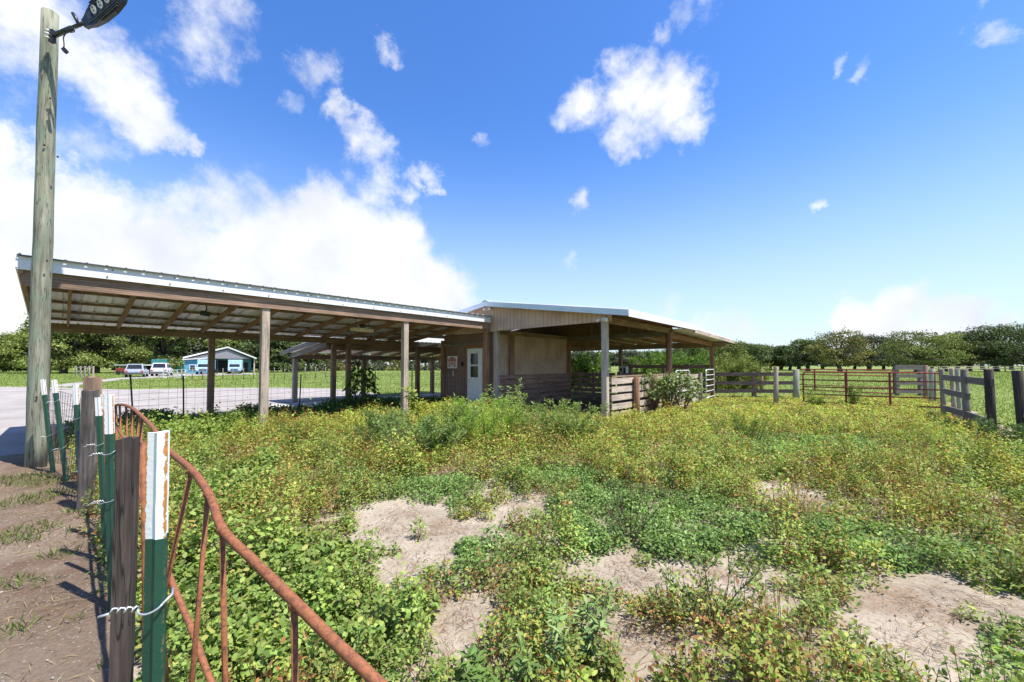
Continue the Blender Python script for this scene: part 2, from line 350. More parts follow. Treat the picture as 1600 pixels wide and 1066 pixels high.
M['sand'] = soilmat('sandy_soil', [(.3, (.235, .19, .14)), (.5, (.33, .28, .217)), (.7, (.41, .36, .29))], speck=(.12, .085, .06), straw=(.20, .135, .085), bmp=.45)
M['dirt'] = soilmat('dirt_track', [(.3, (.11, .075, .05)), (.5, (.19, .14, .102)), (.7, (.27, .215, .165))], speck=(.40, .38, .35), straw=(.13, .075, .05), scale=1.2, bmp=1)
M['gravel'] = soilmat('pale_gravel', [(.3, (.24, .215, .205)), (.5, (.31, .285, .27)), (.7, (.38, .355, .34))], speck=(.33, .30, .29), scale=.8, bmp=.8)
M['concrete'] = soilmat('concrete_floor', [(.3, (.33, .33, .34)), (.5, (.42, .42, .43)), (.7, (.50, .50, .51))], scale=.8, bmp=.15)
M['darksoil'] = soilmat('leafy_soil', [(.3, (.07, .055, .035)), (.5, (.11, .085, .06)), (.7, (.16, .13, .095))], scale=1.0)
def ground_sheet(name, poly, z, m):
    mb = MB(); b = len(mb.v); mb.v += [Vector((p[0], p[1], z)) for p in poly]
    mb.face(tuple(range(len(poly))), [(p[0], p[1]) for p in poly]); return tag(obj(name, mb, m), kind='structure')
ground_sheet('ground', [(-3000, -300), (3000, -300), (3000, 5000), (-3000, 5000)], -.02, M['pasture'])
def grid_sheet(name, x0, x1, y0, y1, step, zf, m, keep=None, uvaxes=False):
    xs = np.linspace(x0, x1, int((x1-x0)/step)+2); ys = np.arange(y0, y1+step, step); mb = MB(); nx = len(xs)
    for y in ys:
        for x in xs: p_ = (SU*x-CU*y, CU*x+SU*y) if uvaxes else (x, y); mb.v.append(Vector((*p_, zf(*p_))))
    for j in range(len(ys)-1):
        for i in range(nx-1):
            if keep and not keep((xs[i]+xs[i+1])/2, (ys[j]+ys[j+1])/2): continue
            mb.face((j*nx+i, j*nx+i+1, (j+1)*nx+i+1, (j+1)*nx+i), [(xs[i], ys[j])]*4, 0, True)
    return tag(obj(name, mb, m), kind='structure')
from mathutils import noise as mn
def bumps(x, y):
    k = mn.noise(Vector((x*7.0, y*7.0, 21))); return -.022*max(0, k-.12)/.5+ .03*mn.noise(Vector((x*1.1, y*1.1, 0)))+.016*mn.noise(Vector((x*4.2, y*4.2, 3)))+.007*mn.noise(Vector((x*11, y*11, 5)))+.042
def uv_of(x, y): return (SU*x+CU*y, -CU*x+SU*y)
FENCE_U = .17
def in_paddock(x, y):
    u, v = uv_of(x, y)
    return u > FENCE_U-.03 and not (v > 10.4 and u < 9.8) and y < 17.5 and x < 10.3+(y-8.0)*.9+.5*mn.noise(Vector((x, y, 3)))
def in_track(x, y):
    u, v = uv_of(x, y); return u <= FENCE_U-.03
grid_sheet('paddock_soil', -11, 17, -.4, 18, .07, bumps, M['sand'], lambda x, y: in_paddock(x, y) or (in_track(x, y) and uv_of(x, y)[0] > FENCE_U-.25 and uv_of(x, y)[1] < 10))
def edge_n(x, y): return .5*mn.noise(Vector((x*.7, y*.7, 9)))
def tb(x, y): return bumps(x, y)*.8+.02
grid_sheet('dirt_track', -6.2, FENCE_U+.07, -2, 10.9, .09, tb, M['dirt'], lambda u, v: v < 10.3+edge_n(u, v) and u > -3.6+edge_n(u, v) and SU*u-CU*v < 1.3 and CU*u+SU*v > -.7, uvaxes=True)
b = [B(.1, 10.3, 0), B(9.8, 10.3, 0), B(9.8, 17.9, 0), B(5.9, 17.9, 0), B(5.9, 14.6, 0), B(.1, 14.6, 0)]
ground_sheet('carport_floor', [(p.x, p.y) for p in b], -.012, M['sand'])
b = [B(5.2, 11.6, 0), B(9.62, 11.6, 0), B(9.62, 12.3, 0), B(14, 12.3, 0), B(14, 17.2, 0), B(5.2, 17.2, 0)]
ground_sheet('concrete_slab', [(p.x, p.y) for p in b], -.006, M['concrete'])
gp = [(-80, 604), (60, 604.5), (200, 608.5), (320, 606), (440, 605.5), (520, 607), (580, 613), (612, 622), (560, 634), (440, 640), (300, 650), (150, 655), (80, 680), (40, 712), (-80, 712)]
gv = [G(x, y) for x, y in gp]
ground_sheet('gravel_yard', [(p.x, p.y) for p in gv], -.016, M['gravel'])
dv = [G(x, y) for x, y in [(70, 603), (185, 590.5), (228, 588), (232, 585), (320, 583.3), (400, 583.3), (400, 585.5), (300, 587.5), (240, 590.5), (190, 593), (105, 604.4)]]
ground_sheet('driveway', [(p.x, p.y) for p in dv], -.012, M['gravel'])
fl = [B(9.75, 5.2, 0), B(19.3, 5.2, 0), B(19.3, 9.3, 0), B(9.75, 9.3, 0)]
ground_sheet('pen_floor', [(p.x, p.y) for p in fl], .105, M['darksoil'])

# ---------------------------------------------------------------- carport
def ribbed(u0, u1, v0, v1, hf, pitch=.229, rib=.024, along='v', t=.012):
    """a ribbed sheet: ribs run along v (or along u), height from hf(u, v)"""
    mb = MB(); a0, a1 = (u0, u1) if along == 'v' else (v0, v1); prof = []
    a = a0
    while a < a1-.02:
        for da, dz in ((0, 0), (.012, rib), (.038, rib), (.05, 0), (pitch*.5, .004)):
            if a+da < a1: prof.append((a+da, dz))
        a += pitch
    prof.append((a1, 0)); n = len(prof)
    for lo in (0, 1):
        for e in (0, 1):
            for (q, dz) in prof:
                u, v = (q, (v0, v1)[e]) if along == 'v' else ((u0, u1)[e], q)
                mb.v.append(B(u, v, hf(u, v)+dz-lo*t))
    L = (v1-v0) if along == 'v' else (u1-u0)
    for lo in (0, 1):
        o = lo*2*n
        for i in range(n-1):
            idx = (o+i, o+i+1, o+n+i+1, o+n+i); q0, q1 = prof[i][0], prof[i+1][0]
            uv = [(q0, 0), (q1, 0), (q1, L), (q0, L)]
            mb.face(idx if lo == 0 else idx[::-1], uv if lo == 0 else uv[::-1])
    for e in (0, 1):
        for i in range(n-1): mb.face((e*n+i, e*n+i+1, 2*n+e*n+i+1, 2*n+e*n+i), [(0, 0), (.1, 0), (.1, .1), (0, .1)])
    for i in (0, n-1): mb.face((i, n+i, 3*n+i, 2*n+i), [(0, 0), (.1, 0), (.1, .1), (0, .1)])
    return mb
def bar(parent, name, p0, p1, w, t, m, side=None, bevel=0):
    mb = MB(); mb.beam(p0, p1, w, t, side); return obj(name, mb, m, parent, bevel=bevel)
cph = lambda u, v: 3.15-.12*(v-9.4)
cp_ = thing('carport', 'long open carport with ribbed metal lean-to roof, white fascia and square timber posts', 'carport', B(4.6, 11.9, 0))
obj('roof_sheet', ribbed(-.5, 9.53, 9.38, 14.55, cph), M['roof'], cp_)
bar(cp_, 'fascia', B(-.5, 9.42, 3.035), B(9.52, 9.42, 3.035), .20, .022, M['white'])
for i in range(13):
    for dz in (-.06, .06): mb = MB(); c_ = B(-.35+i*.8+(.06 if dz > 0 else 0), 9.405, 3.035+dz); mb.tube([c_, c_-DV*.008], .011, 6); obj('screw', mb, M['conduit'], cp_)
bar(cp_, 'rib_shade_strip', B(-.5, 9.372, 3.141), B(9.52, 9.372, 3.141), .02, .012, M['conduit'])  # added dark strip standing for the shade on the roof's rib ends
bar(cp_, 'front_beam', B(-.45, 9.52, 2.83), B(9.5, 9.52, 2.83), .235, .09, M['brown'])
bar(cp_, 'back_beam', B(-.45, 14.2, 2.385), B(9.9, 14.2, 2.385), .20, .09, M['brown'])
bar(cp_, 'end_rafter', B(-.46, 9.45, 2.99), B(-.46, 14.5, 2.38), .20, .05, M['brown'])
bar(cp_, 'end_trim', B(-.5, 9.4, 3.045), B(-.5, 14.5, 2.435), .17, .02, M['white'])
for v in (10.35, 11.25, 12.2, 13.15, 13.95):
    h = cph(0, v)-.012; bar(cp_, 'purlin', B(-.42, v, h-.022), B(9.5, v, h-.022), .042, .085, M['brown'])
for i in range(12):
    u = .05+i*.845
    bar(cp_, 'rafter', B(u, 9.57, cph(u, 9.57)-.125), B(u, 14.15, cph(u, 14.15)-.125), .13, .045, M['redwood'])
for u in (-.27, 2.84, 6.3): bar(cp_, 'post', B(u, 9.58, -.1), B(u, 9.58, 2.93), .15, .15, M['post'], DU, bevel=.006)
bar(cp_, 'post', B(9.48, 9.58, -.1), B(9.48, 9.58, 2.72), .15, .15, M['redwood'], DU, bevel=.006)
for u in (-.27, 2.85, 6.4, 9.97): bar(cp_, 'post', B(u, 14.2, -.1), B(u, 14.2, 2.28), .15, .15, M['brown'], DU, bevel=.006)
bar(cp_, 'post', B(6.9, 14.1, -.1), B(6.9, 14.1, 2.28), .15, .15, M['brown'], DU, bevel=.006)
# a lower shed roof behind it
lth = lambda u, v: 2.56-.115*(v-14.2)
lt = thing('lean_to', 'low lean-to roof on timber posts adjoining the far side of the carport', 'lean-to', B(9.5, 16, 0))
obj('roof_sheet', ribbed(6.1, 14.4, 14.56, 18.5, lth), M['roof'], lt)
bar(lt, 'fascia', B(6.08, 14.4, 2.44), B(6.08, 18.5, 1.99), .16, .03, M['grey'])
bar(lt, 'end_beam', B(6.22, 14.3, 2.26), B(6.22, 17.6, 1.9), .19, .07, M['grey'])
bar(lt, 'back_beam', B(6.15, 17.6, 1.86), B(14.3, 17.6, 1.86), .19, .07, M['brown'])
for i in range(8): bar(lt, 'rafter', B(7.1+i, 14.3, 2.42), B(7.1+i, 18.3, 1.98), .13, .045, M['brown'])
bar(lt, 'header_board', B(6.3, 14.42, 2.19), B(11.6, 14.42, 2.19), .26, .04, M['brown'])
for u in (6.35, 9.35, 13.3): bar(lt, 'post', B(u, 17.6, -.1), B(u, 17.6, 1.78), .17, .17, M['post'] if u < 7 else M['brown'], DU, bevel=.006)

# ---------------------------------------------------------------- barn
bn = thing('barn', 'low gabled barn with tan grooved siding, tack room and open stall bay on timber posts', 'barn', B(14, 9.4, 0))
RV, RH, SL = 9.48, 3.64, .146
bh = lambda u, v: RH-SL*abs(v-RV)
obj('roof_sheet', ribbed(9.33, 14.7, 4.4, RV, bh), M['roof'], bn)
obj('roof_sheet', ribbed(9.33, 14.7, RV, 14.5, bh), M['roof'], bn)
mb = MB(); mb.prism([B(9.3, RV-.16, RH-.005), B(9.3, RV, RH+.05), B(9.3, RV+.16, RH-.005), B(9.3, RV, RH+.03)], DU*5.42); obj('ridge_cap', mb, M['shadedwhite'], bn)
for s, v1 in ((-1, 4.4), (1, 14.5)):
    bar(bn, 'rake_trim', B(9.31, RV, RH-.085), B(9.31, v1, RH-SL*abs(v1-RV)-.085), .15, .025, M['shadedwhite'])
bar(bn, 'eave_fascia', B(9.31, 4.39, 2.80), B(14.7, 4.39, 2.80), .16, .022, M['white'])
bar(bn, 'eave_fascia', B(9.31, 14.51, 2.80), B(14.7, 14.51, 2.80), .16, .022, M['white'])
mb = MB()
hb = 2.68
mb.prism([B(9.62, 5.02, hb), B(9.62, 5.02, bh(0, 5.02)-.03), B(9.62, RV, RH-.03), B(9.62, 14.3, bh(0, 14.3)-.03), B(9.62, 14.3, hb-.02), B(9.62, RV, hb-.03)], DU*.025)
# uv of the gable: grooves run upright
o = obj('gable_siding', mb, M['tan'], bn)
uvl = o.data.uv_layers[0].data
for p in o.data.polygons:
    for li in p.loop_indices:
        w = o.data.vertices[o.data.loops[li].vertex_index].co; uvl[li].uv = (w.dot(DV)+20, w.z)
def fixuv(o, d):
    uvl = o.data.uv_layers[0].data
    for p in o.data.polygons:
        for li in p.loop_indices:
            w = o.data.vertices[o.data.loops[li].vertex_index].co; uvl[li].uv = (w.dot(d)+20, w.z)
bar(bn, 'gable_beam', B(9.7, 5.1, 2.79), B(9.7, 9.4, 2.79), .16, .09, M['brown'])
bar(bn, 'post', B(9.55, 5.17, -.1), B(9.55, 5.17, 2.74), .15, .15, M['palegrey'], DU, bevel=.006)
bar(bn, 'post', B(9.72, 9.33, -.1), B(9.72, 9.33, 2.66), .15, .15, M['palegrey'], DU, bevel=.006)
mb = MB(); mb.tube([B(14.15, 5.17, -.1), B(14.15, 5.17, 1.4), B(14.15, 5.17, 2.72)], .1, 12); obj('post', mb, M['redwood'], bn)
bar(bn, 'post', B(19.4, 5.17, -.1), B(19.4, 5.17, 2.32), .15, .15, M['redwood'], DU)
bar(bn, 'post', B(19.4, 9.6, -.1), B(19.4, 9.6, 2.32), .17, .17, M['brown'], DU)
bar(bn, 'eave_beam', B(9.6, 5.17, 2.72), B(14.6, 5.17, 2.72), .17, .07, M['brown'])
# header and board gable over the far end of the stall bay
bar(bn, 'header_beam', B(14.25, 5.1, 2.63), B(14.25, 9.4, 2.63), .17, .09, M['grey'])
mb = MB(); mb.prism([B(14.3, 5.1, 2.72), B(14.3, 5.1, bh(0, 5.1)-.03), B(14.3, RV, RH-.04), B(14.3, 14.2, bh(0, 14.2)-.03), B(14.3, 14.2, 2.72)], DU*.02); obj('inner_gable_board', mb, M['osb'], bn)
for v in (5.9, 6.7, 7.5, 8.3): bar(bn, 'gable_stud', B(14.22, v, 2.72), B(14.22, v, bh(0, v)-.05), .09, .04, M['brown'])
for i in range(6): bar(bn, 'rafter', B(9.95+i*.88, 4.5, bh(0, 4.5)-.09), B(9.95+i*.88, RV, RH-.09), .13, .045, M['redwood'])
for v in (5.0, 5.8, 6.7, 7.6, 8.5): bar(bn, 'purlin', B(9.66, v, bh(0, v)-.03), B(14.6, v, bh(0, v)-.03), .035, .09, M['brown'])
# rear roof, a step lower, sloping away
rh = lambda u, v: 2.80-.028*(u-14.5)
obj('rear_roof_sheet', ribbed(14.45, 20.3, 4.45, 14.3, rh, along='u'), M['roof'], bn)
bar(bn, 'rear_rake_board', B(14.6, 4.46, 2.71), B(20.3, 4.46, 2.56), .14, .04, M['palegrey'])
bar(bn, 'rear_eave_board', B(20.28, 4.45, 2.55), B(20.28, 14.3, 2.55), .14, .03, M['grey'])
bar(bn, 'rear_beam', B(19.4, 4.6, 2.40), B(19.4, 14.2, 2.40), .19, .08, M['brown'])
bar(bn, 'rear_side_beam', B(14.3, 5.17, 2.55), B(19.4, 5.17, 2.44), .16, .07, M['redwood'])
for i in range(9): bar(bn, 'rear_rafter', B(14.4, 5.3+i*.95, 2.68), B(20.2, 5.3+i*.95, 2.53), .14, .045, M['redwood'])
for v, m in ((13.95, 'brown'),): bar(bn, 'post', B(19.4, v, -.1), B(19.4, v, 2.32), .15, .15, M[m], DU)
# tack room: front wall (with the door) and stall-side wall
mb = MB(); mb.prism([B(9.78, 9.42, 0), B(9.78, 12.2, 0), B(9.78, 12.2, 2.66), B(9.78, 9.42, 2.66)], DU*.06); fw = obj('front_wall', mb, M['brownside'], bn); fixuv(fw, DV)
mb = MB(); mb.prism([B(9.85, 9.44, 0), B(14.3, 9.44, 0), B(14.3, 9.44, 2.72), B(9.85, 9.44, 2.72)], DV*.06); sw = obj('stall_wall', mb, M['wallside'], bn); fixuv(sw, DU)
mb = MB(); mb.prism([B(9.85, 12.14, 0), B(14.3, 12.14, 0), B(14.3, 12.14, 2.72), B(9.85, 12.14, 2.72)], DV*.06); ow = obj('outer_wall', mb, M['brownside'], bn); fixuv(ow, DU)
mb = MB(); mb.prism([B(14.24, 9.5, 0), B(14.24, 12.14, 0), B(14.24, 12.14, 2.72), B(14.24, 9.5, 2.72)], DU*.06); fixuv(obj('rear_wall', mb, M['brownside'], bn), DV)
bar(bn, 'corner_post', B(9.74, 12.2, 0), B(9.74, 12.2, 2.45), .14, .14, M['redwood'], DU)
bar(bn, 'wall_post', B(10.55, 9.38, 0), B(10.55, 9.38, 2.7), .24, .06, M['redwood'], DU)
bar(bn, 'wall_post', B(14.2, 9.36, 0), B(14.2, 9.36, 2.6), .12, .1, M['redwood'], DU)
bar(bn, 'wall_top_plate', B(9.85, 9.37, 2.62), B(14.1, 9.37, 2.62), .10, .05, M['brown'])
for i in range(6):
    h = 1.09-i*.185
    bar(bn, 'kick_board', B(9.86, 9.34, h), B(12.0, 9.34, h), .15, .04, M['kick']); bar(bn, 'kick_board', B(12.02, 9.335, h), B(14.2, 9.335, h), .15, .04, M['kick'])
# door in the front wall
dv0, dv1 = 10.02, 10.80
mb = MB()
for v in (dv0-.05, dv1+.05): mb.beam(B(9.76, v, 0), B(9.76, v, 2.13), .10, .05, DV)
mb.beam(B(9.755, dv0-.1, 2.17), B(9.755, dv1+.1, 2.17), .1, .05); obj('door_casing', mb, M['redwood'], bn)
mb = MB(); mb.beam(B(9.75, (dv0+dv1)/2, .05), B(9.75, (dv0+dv1)/2, 2.10), dv1-dv0, .05, DV); dr = obj('door', mb, M['whitepaint'], bn)
mb = MB()
for h in (1.05, 1.50, 1.95): mb.beam(B(9.715, dv0+.14, h), B(9.715, dv1-.14, h), .05, .03)
for v in (dv0+.165, dv1-.165): mb.beam(B(9.713, v, 1.03), B(9.713, v, 1.97), .05, .03, DV)
wf = obj('window', mb, M['whitepaint'], dr)
mb = MB(); mb.beam(B(9.722, (dv0+dv1)/2, 1.06), B(9.722, (dv0+dv1)/2, 1.94), dv1-dv0-.34, .008, DV); obj('window_pane', mb, M['glass'], dr)
mb = MB()
for v in (dv0+.23, dv1-.23):
    mb.beam(B(9.722, v, .2), B(9.722, v, .85), .22, .02, DV)
obj('panel', mb, M['whitepaint'], dr)
mb = MB(); mb.ball(B(9.68, dv1-.07, .98), .035); mb.tube([B(9.72, dv1-.07, .98), B(9.68, dv1-.07, .98)], .012, 6); obj('handle', mb, M['silver'], dr)
bar(bn, 'sliding_door_track', B(9.72, 9.95, 2.27), B(9.72, 12.1, 2.27), .09, .05, M['grey'])
for v in (10.3, 10.75, 11.2, 11.65): mb = MB(); mb.tube([B(9.68, v, 2.27), B(9.70, v, 2.27)], .02, 6); obj('bolt', mb, M['darkwire'], bn)
# wall things
sg = thing('wall_sign', 'small white notice with red roof emblem and red lines on tack room wall', 'sign', B(9.74, 11.68, 1.62))
mb = MB(); mb.beam(B(9.76, 11.68, 1.39), B(9.76, 11.68, 1.85), .56, .012, DV); obj('board', mb, M['whitepaint'], sg)
mb = MB(); mb.prism([B(9.75, 11.45, 1.745), B(9.75, 11.68, 1.825), B(9.75, 11.91, 1.745)], DU*-.004); mb.beam(B(9.75, 11.44, 1.70), B(9.75, 11.92, 1.70), .06, .004, UP)
mb.beam(B(9.75, 11.68, 1.655), B(9.75, 11.68, 1.50), .07, .004, DV); obj('emblem', mb, M['redink'], sg)
tx = [MB(), MB()]
for i in range(6):
    h = 1.65-i*.04
    for q, (a, c) in enumerate(((11.45, 11.62), (11.74, 11.91))): tx[q].beam(B(9.75, a+random.uniform(0, .02), h), B(9.75, c-random.uniform(0, .03), h), .022, .004)
for q in tx: obj('text_block', q, M['redink'], sg)
th = thing('thermometer', 'narrow white thermometer below the red sign on tack room wall', 'thermometer', B(9.74, 11.62, 1.2))
mb = MB(); mb.beam(B(9.75, 11.62, 1.12), B(9.75, 11.62, 1.3), .045, .02, DV); obj('plate', mb, M['white'], th); mb = MB(); mb.beam(B(9.737, 11.62, 1.15), B(9.737, 11.62, 1.26), .012, .006, DV); obj('tube', mb, M['redink'], th)
hk = MB(); hk.ball(B(9.72, 11.08, 1.52), .05, .05, .05); hk.tube([B(9.74, 11.02, 1.56), B(9.70, 11.03, 1.64), B(9.70, 11.08, 1.55), B(9.70, 11.13, 1.64), B(9.74, 11.14, 1.56)], .014, 6)
tag(obj('wall_hook', hk, M['black'], org=B(9.72, 11.08, 1.52)), 'black double hook on the wall between red sign and white door', 'hook')
# lamps under and on the roofs
lf = thing('ceiling_light', 'pale tube light fixture hanging under the carport roof', 'light', P(566, 515, 11.2))
c = P(566, 516, 11.2); mb = MB(); mb.beam(c-DU*.32-DV*.05, c+DU*.32+DV*.05, .09, .16); obj('housing', mb, plain('cream_enamel', (.55, .47, .34), .5), lf)
mb = MB()
for s in (-.2, .2): mb.tube([c+DU*s+UP*.04, c+DU*s+UP*.36], .008, 5)
mb.ball(c+UP*.12, .09, .09, .06); obj('hanger', mb, M['black'], lf)
c = P(320, 489, 8.9); fl_ = thing('floodlight', 'small black floodlight under the carport purlins', 'light', c)
mb = MB(); mb.beam(c+Vector((-.08, 0, 0)), c+Vector((.08, .03, -.03)), .11, .07); obj('head', mb, M['black'], fl_)
mb = MB(); mb.tube([c, c+Vector((0, .05, .09)), Vector((c.x, c.y+.05, 2.86))], .012, 6); obj('bracket', mb, M['black'], fl_)
for c, nme in ((B(9.5, 5.17, 2.72), 'white twin security light above the right gable post'), (B(9.5, 9.47, 3.42), 'small white security light under the gable peak')):
    t = thing('security_light', nme, 'light', c); mb = MB(); mb.beam(c+DU*.05, c-DU*.03, .09, .09); obj('base', mb, M['white'], t)
    for s in (-1, 1):
        mb = MB(); mb.tube([c-DU*.04, c-DU*.05+DV*s*.10+UP*.02], .016, 6); mb.tube([c-DU*.05+DV*s*.10+UP*.03, c-DU*.12+DV*s*.14-UP*.05], [.03, .045], 8); obj('lamp', mb, M['white'], t)

# ---------------------------------------------------------------- board fences, pens and gates
def fence(name, label, posts, rails, loc, group=None):
    """posts: (point, height, width, kind, material); rails: (p0, p1, w, t, material)"""
    t = thing(name, label, 'fence', loc, 0, group)
    for (p, h, w, k, m, *le) in posts:
        q = Vector((p[0], p[1], -.1)); top = Vector((p[0], p[1], h))+(le[0] if le else Vector())
        mb = MB()
        if k == 'round': mb.tube([q, q.lerp(top, .5), top-UP*.012, top], [w/2*1.03, w/2, w/2*.98, w/2*.9], 12, jit=.02)
        else: mb.beam(q, top, w, w, k)
        obj('post', mb, M[m], t, bevel=0 if k == 'round' else .006)
    for (a, c, w, th, m) in rails:
        mb = MB(); a = Vector(a); c = Vector(c); n = max(1, int((c-a).length/2.5))
        mb.beam(a, c, w, th); obj('board', mb, M[m], t)
    return t
# pen front along the right side of the barn
rl = []
for i, h in enumerate((1.08, .84, .61, .38, .17)):
    for a, c in ((9.65, 11.9), (11.92, 14.1), (14.12, 17.0)): rl.append((B(a, 5.05+random.uniform(-.008, .008), h+random.uniform(-.015, .015)), B(c, 5.05, h+random.uniform(-.015, .015)), .155, .035, 'palegrey'))
fence('pen_fence', 'silvered five-board pen fence along the open side of the barn', [(B(10.95, 4.93, 0), 1.17, .17, 'round', 'redwood'), (B(12.25, 4.93, 0), 1.2, .2, 'round', 'brown'), (B(13.2, 4.95, 0), 1.15, .16, 'round', 'redwood'), (B(15.6, 4.97, 0), 1.15, .15, 'round', 'grey'), (B(17.0, 4.97, 0), 1.2, .15, 'round', 'grey')], rl+[(B(9.7, 5.11, 1.2), B(14.1, 5.11, 1.2), .04, .14, 'brown')], B(13, 5.05, 0))
rl = []
for h in (1.13, .92, .71, .5, .3): rl += [(B(14.28, 9.2, h), B(14.28, 7.3, h), .15, .035, 'pen'), (B(14.28, 7.0, h), B(14.28, 5.3, h), .15, .035, 'pen')]
fence('pen_fence', 'dark shaded board partition across the stall bay', [(B(14.35, 7.15, 0), 1.25, .15, DU, 'brown'), (B(14.35, 8.3, 0), 1.22, .1, DU, 'brown')], rl, B(14.28, 7.2, 0))
rl = [(B(19.4, 9.4, h), B(19.4, 5.3, h), .15, .04, 'pen') for h in (1.44, 1.05, .8, .55, .3)]
fence('pen_fence', 'high dark rail fence closing the far end of the stall bay', [(B(19.5, 9.1, 0), 1.6, .17, DU, 'brown'), (B(19.5, 7.4, 0), 1.58, .15, DU, 'brown'), (B(19.5, 6.3, 0), 1.58, .15, DU, 'brown')], rl, B(19.4, 7.3, 0))
c = P(974.5, 579, 19.3); bx = thing('feed_box', 'white framed feed box hung on the dark rail fence of the stall bay', 'box', c)
mb = MB(); mb.beam(c-UP*.2, c+UP*.2, .36, .2, DV); obj('shell', mb, M['whitepaint'], bx)
mb = MB()
for s in (-1, 1): mb.beam(c-DU*.105+DV*s*.085-UP*.13, c-DU*.105+DV*s*.085+UP*.14, .09, .02, DV)
obj('opening', mb, M['black'], bx)
def tube_gate(name, label, a, c, h0, h1, bars, stiles, m, r=.022, rad=.12, group=None):
    """a gate from a to c with rounded top corners; bars are heights between h0 and h1, stiles fractions along it"""
    a = Vector((a[0], a[1], 0)); c = Vector((c[0], c[1], 0)); d = (c-a).normalized(); L = (c-a).length
    t = thing(name, label, 'gate', a.lerp(c, .5), 0, group); pts = [a+UP*h0]
    for k in range(6):
        an = math.pi/2*k/5; pts.append(a+d*(rad-rad*math.cos(an))+UP*(h1-rad+rad*math.sin(an)))
    for k in range(6):
        an = math.pi/2*k/5; pts.append(a+d*(L-rad+rad*math.sin(an))+UP*(h1-rad+rad*math.cos(an)))
    pts.append(c+UP*h0); mb = MB(); mb.tube(pts, r, 8); mb.tube([a+UP*h0, c+UP*h0], r, 8); obj('frame', mb, m, t)
    for b_ in bars: mb = MB(); mb.tube([a+UP*b_, a.lerp(c, .5)+UP*(b_-.006), c+UP*b_], r*.85, 8); obj('bar', mb, m, t)
    for f in stiles: mb = MB(); mb.beam(a+d*L*f+UP*h0, a+d*L*f+UP*h1, r*2.2, r*2.4, d); obj('stile', mb, m, t)
    return t
tube_gate('tube_gate', 'short galvanised tube gate beside the red-brown corner post of the barn', B(17.3, 4.85, 0), B(18.95, 4.98, 0), .18, 1.32, (.44, .66, .9, 1.1), (), M['silver'])
tube_gate('tube_gate', 'narrow galvanised tube gate half hidden by the broad-leaved shrub', B(13.5, 4.72, 0), B(14.9, 4.72, 0), .12, 1.32, (.36, .62, .88, 1.1), (), M['silver'])
# board fence right of the barn
za = 18.0
def X(px, Y): return (px-800)/FPX*Y
rl = []
for h in (1.10, .71, .34, .04): rl += [((X(1118, za), za-.02, h), (X(1182, za), za-.02, h+random.uniform(-.02, .02)), .16, .04, 'tie'), ((X(1182.5, za), za-.02, h), (X(1243, za), za-.02, h), .16, .04, 'tie')]
fence('board_fence', 'dark four-board fence between the barn corner post and green treated post', [((X(1179, za), za+.1), 1.2, .15, Vector((1, 0, 0)), 'brown')], rl, (9.5, za, 0))
za2 = 24
rl = [((X(1181, za2), za2, h), (X(1196, za2), za2+2.5, h), .14, .05, 'palegrey') for h in (1.1, .7, .3)]
fence('board_fence', 'short pale rail fence seen end-on behind the dark four-board fence', [((X(1189, za2), za2), 1.25, .2, 'round', 'brown')], rl, (X(1185, za2), za2, 0))
def lone_post(label, px, py0, py1, Y, w, m, lean=0, name='fence_post', round_=True):
    w *= .8; p = P(px, py1, Y); top = P(px+lean, py0, Y); t = MB(); q = Vector((p.x, Y, -.15))
    if round_: t.tube([q, q.lerp(top, .5), top-UP*.02, top], [w/2*1.04, w/2, w/2*.98, w/2*.86], 14, jit=.015)
    else: t.beam(q, top, w, w, (1, .35, 0))
    return tag(obj(name, t, M[m], org=(p.x, Y, 0), bevel=0 if round_ else .006), label, 'post')
lone_post('stout green-grey treated round post at the left end of the red gate', 1244, 577.5, 626, 16.6, .28, 'greenpost')
lone_post('slim weathered round post standing in the weeds left of the green post', 1212.3, 573, 634, 14.8, .2, 'post')
tube_gate('tube_gate', 'long dark red five-bar tube gate closing the paddock', (X(1254, 15), 15), (X(1470, 12.9), 12.9), .14, 1.25, (.43, .70, .96), (.34, .66), M['redgate'], r=.025, group=None)
tube_gate('tube_gate', 'faded red tube gate standing open out in the field behind the nearer red gate', (X(1246, 24), 24), (X(1395, 20.5), 20.5), .05, 1.27, (.35, .65, .95), (.2, .55), M['redgate'], r=.028)
# weathered panel beyond the gate
zp = 20.0; rl = [((X(1396, zp), zp-.07, h), (X(1439, zp), zp-.07, h), w_, .05, 'dgrey') for h, w_ in ((1.40, .24), (.97, .16), (.60, .15), (.2, .2))]
fence('cattle_panel', 'short high weathered board panel standing in the field beyond the red gate', [((X(1400, zp), zp), 1.48, .14, Vector((1, 0, 0)), 'grey'), ((X(1437, zp), zp), 1.5, .16, Vector((1, 0, 0)), 'grey')], rl, (X(1418, zp), zp, 0))
# right-hand fence
pr = [(1475, 648, 577, 11.7, .17, 'grey'), (1491.5, 657, 576, 10.85, .13, 'post'), (1500.5, 662.6, 577.5, 10.2, .12, 'greenpost'), (1512, 670, 577, 9.4, .19, 'grey'), (1551, 687, 577, 8.04, .20, 'tie')]
ps = []
for px, pb, pt, Y, w, m in pr:
    p = P(px, pb, Y); ps.append(((p.x, Y), P(px, pt, Y).z, w*.72, 'round', m, Vector((-.03, 0, 0))))
def on(px, py, Y): return P(px, py, Y)
rl = [(on(1472, 589.5, 11.55), on(1512, 594, 9.28), .155, .04, 'dgrey'), (on(1512.5, 594, 9.27), on(1551, 598, 7.92), .15, .04, 'dgrey'), (on(1472, 610.5, 11.55), on(1514, 620, 9.25), .15, .04, 'dgrey'), (on(1473, 637, 11.5), on(1512, 648, 9.27), .15, .04, 'dgrey'), (on(1512.5, 648, 9.26), on(1551, 661.5, 7.92), .14, .04, 'dgrey')]
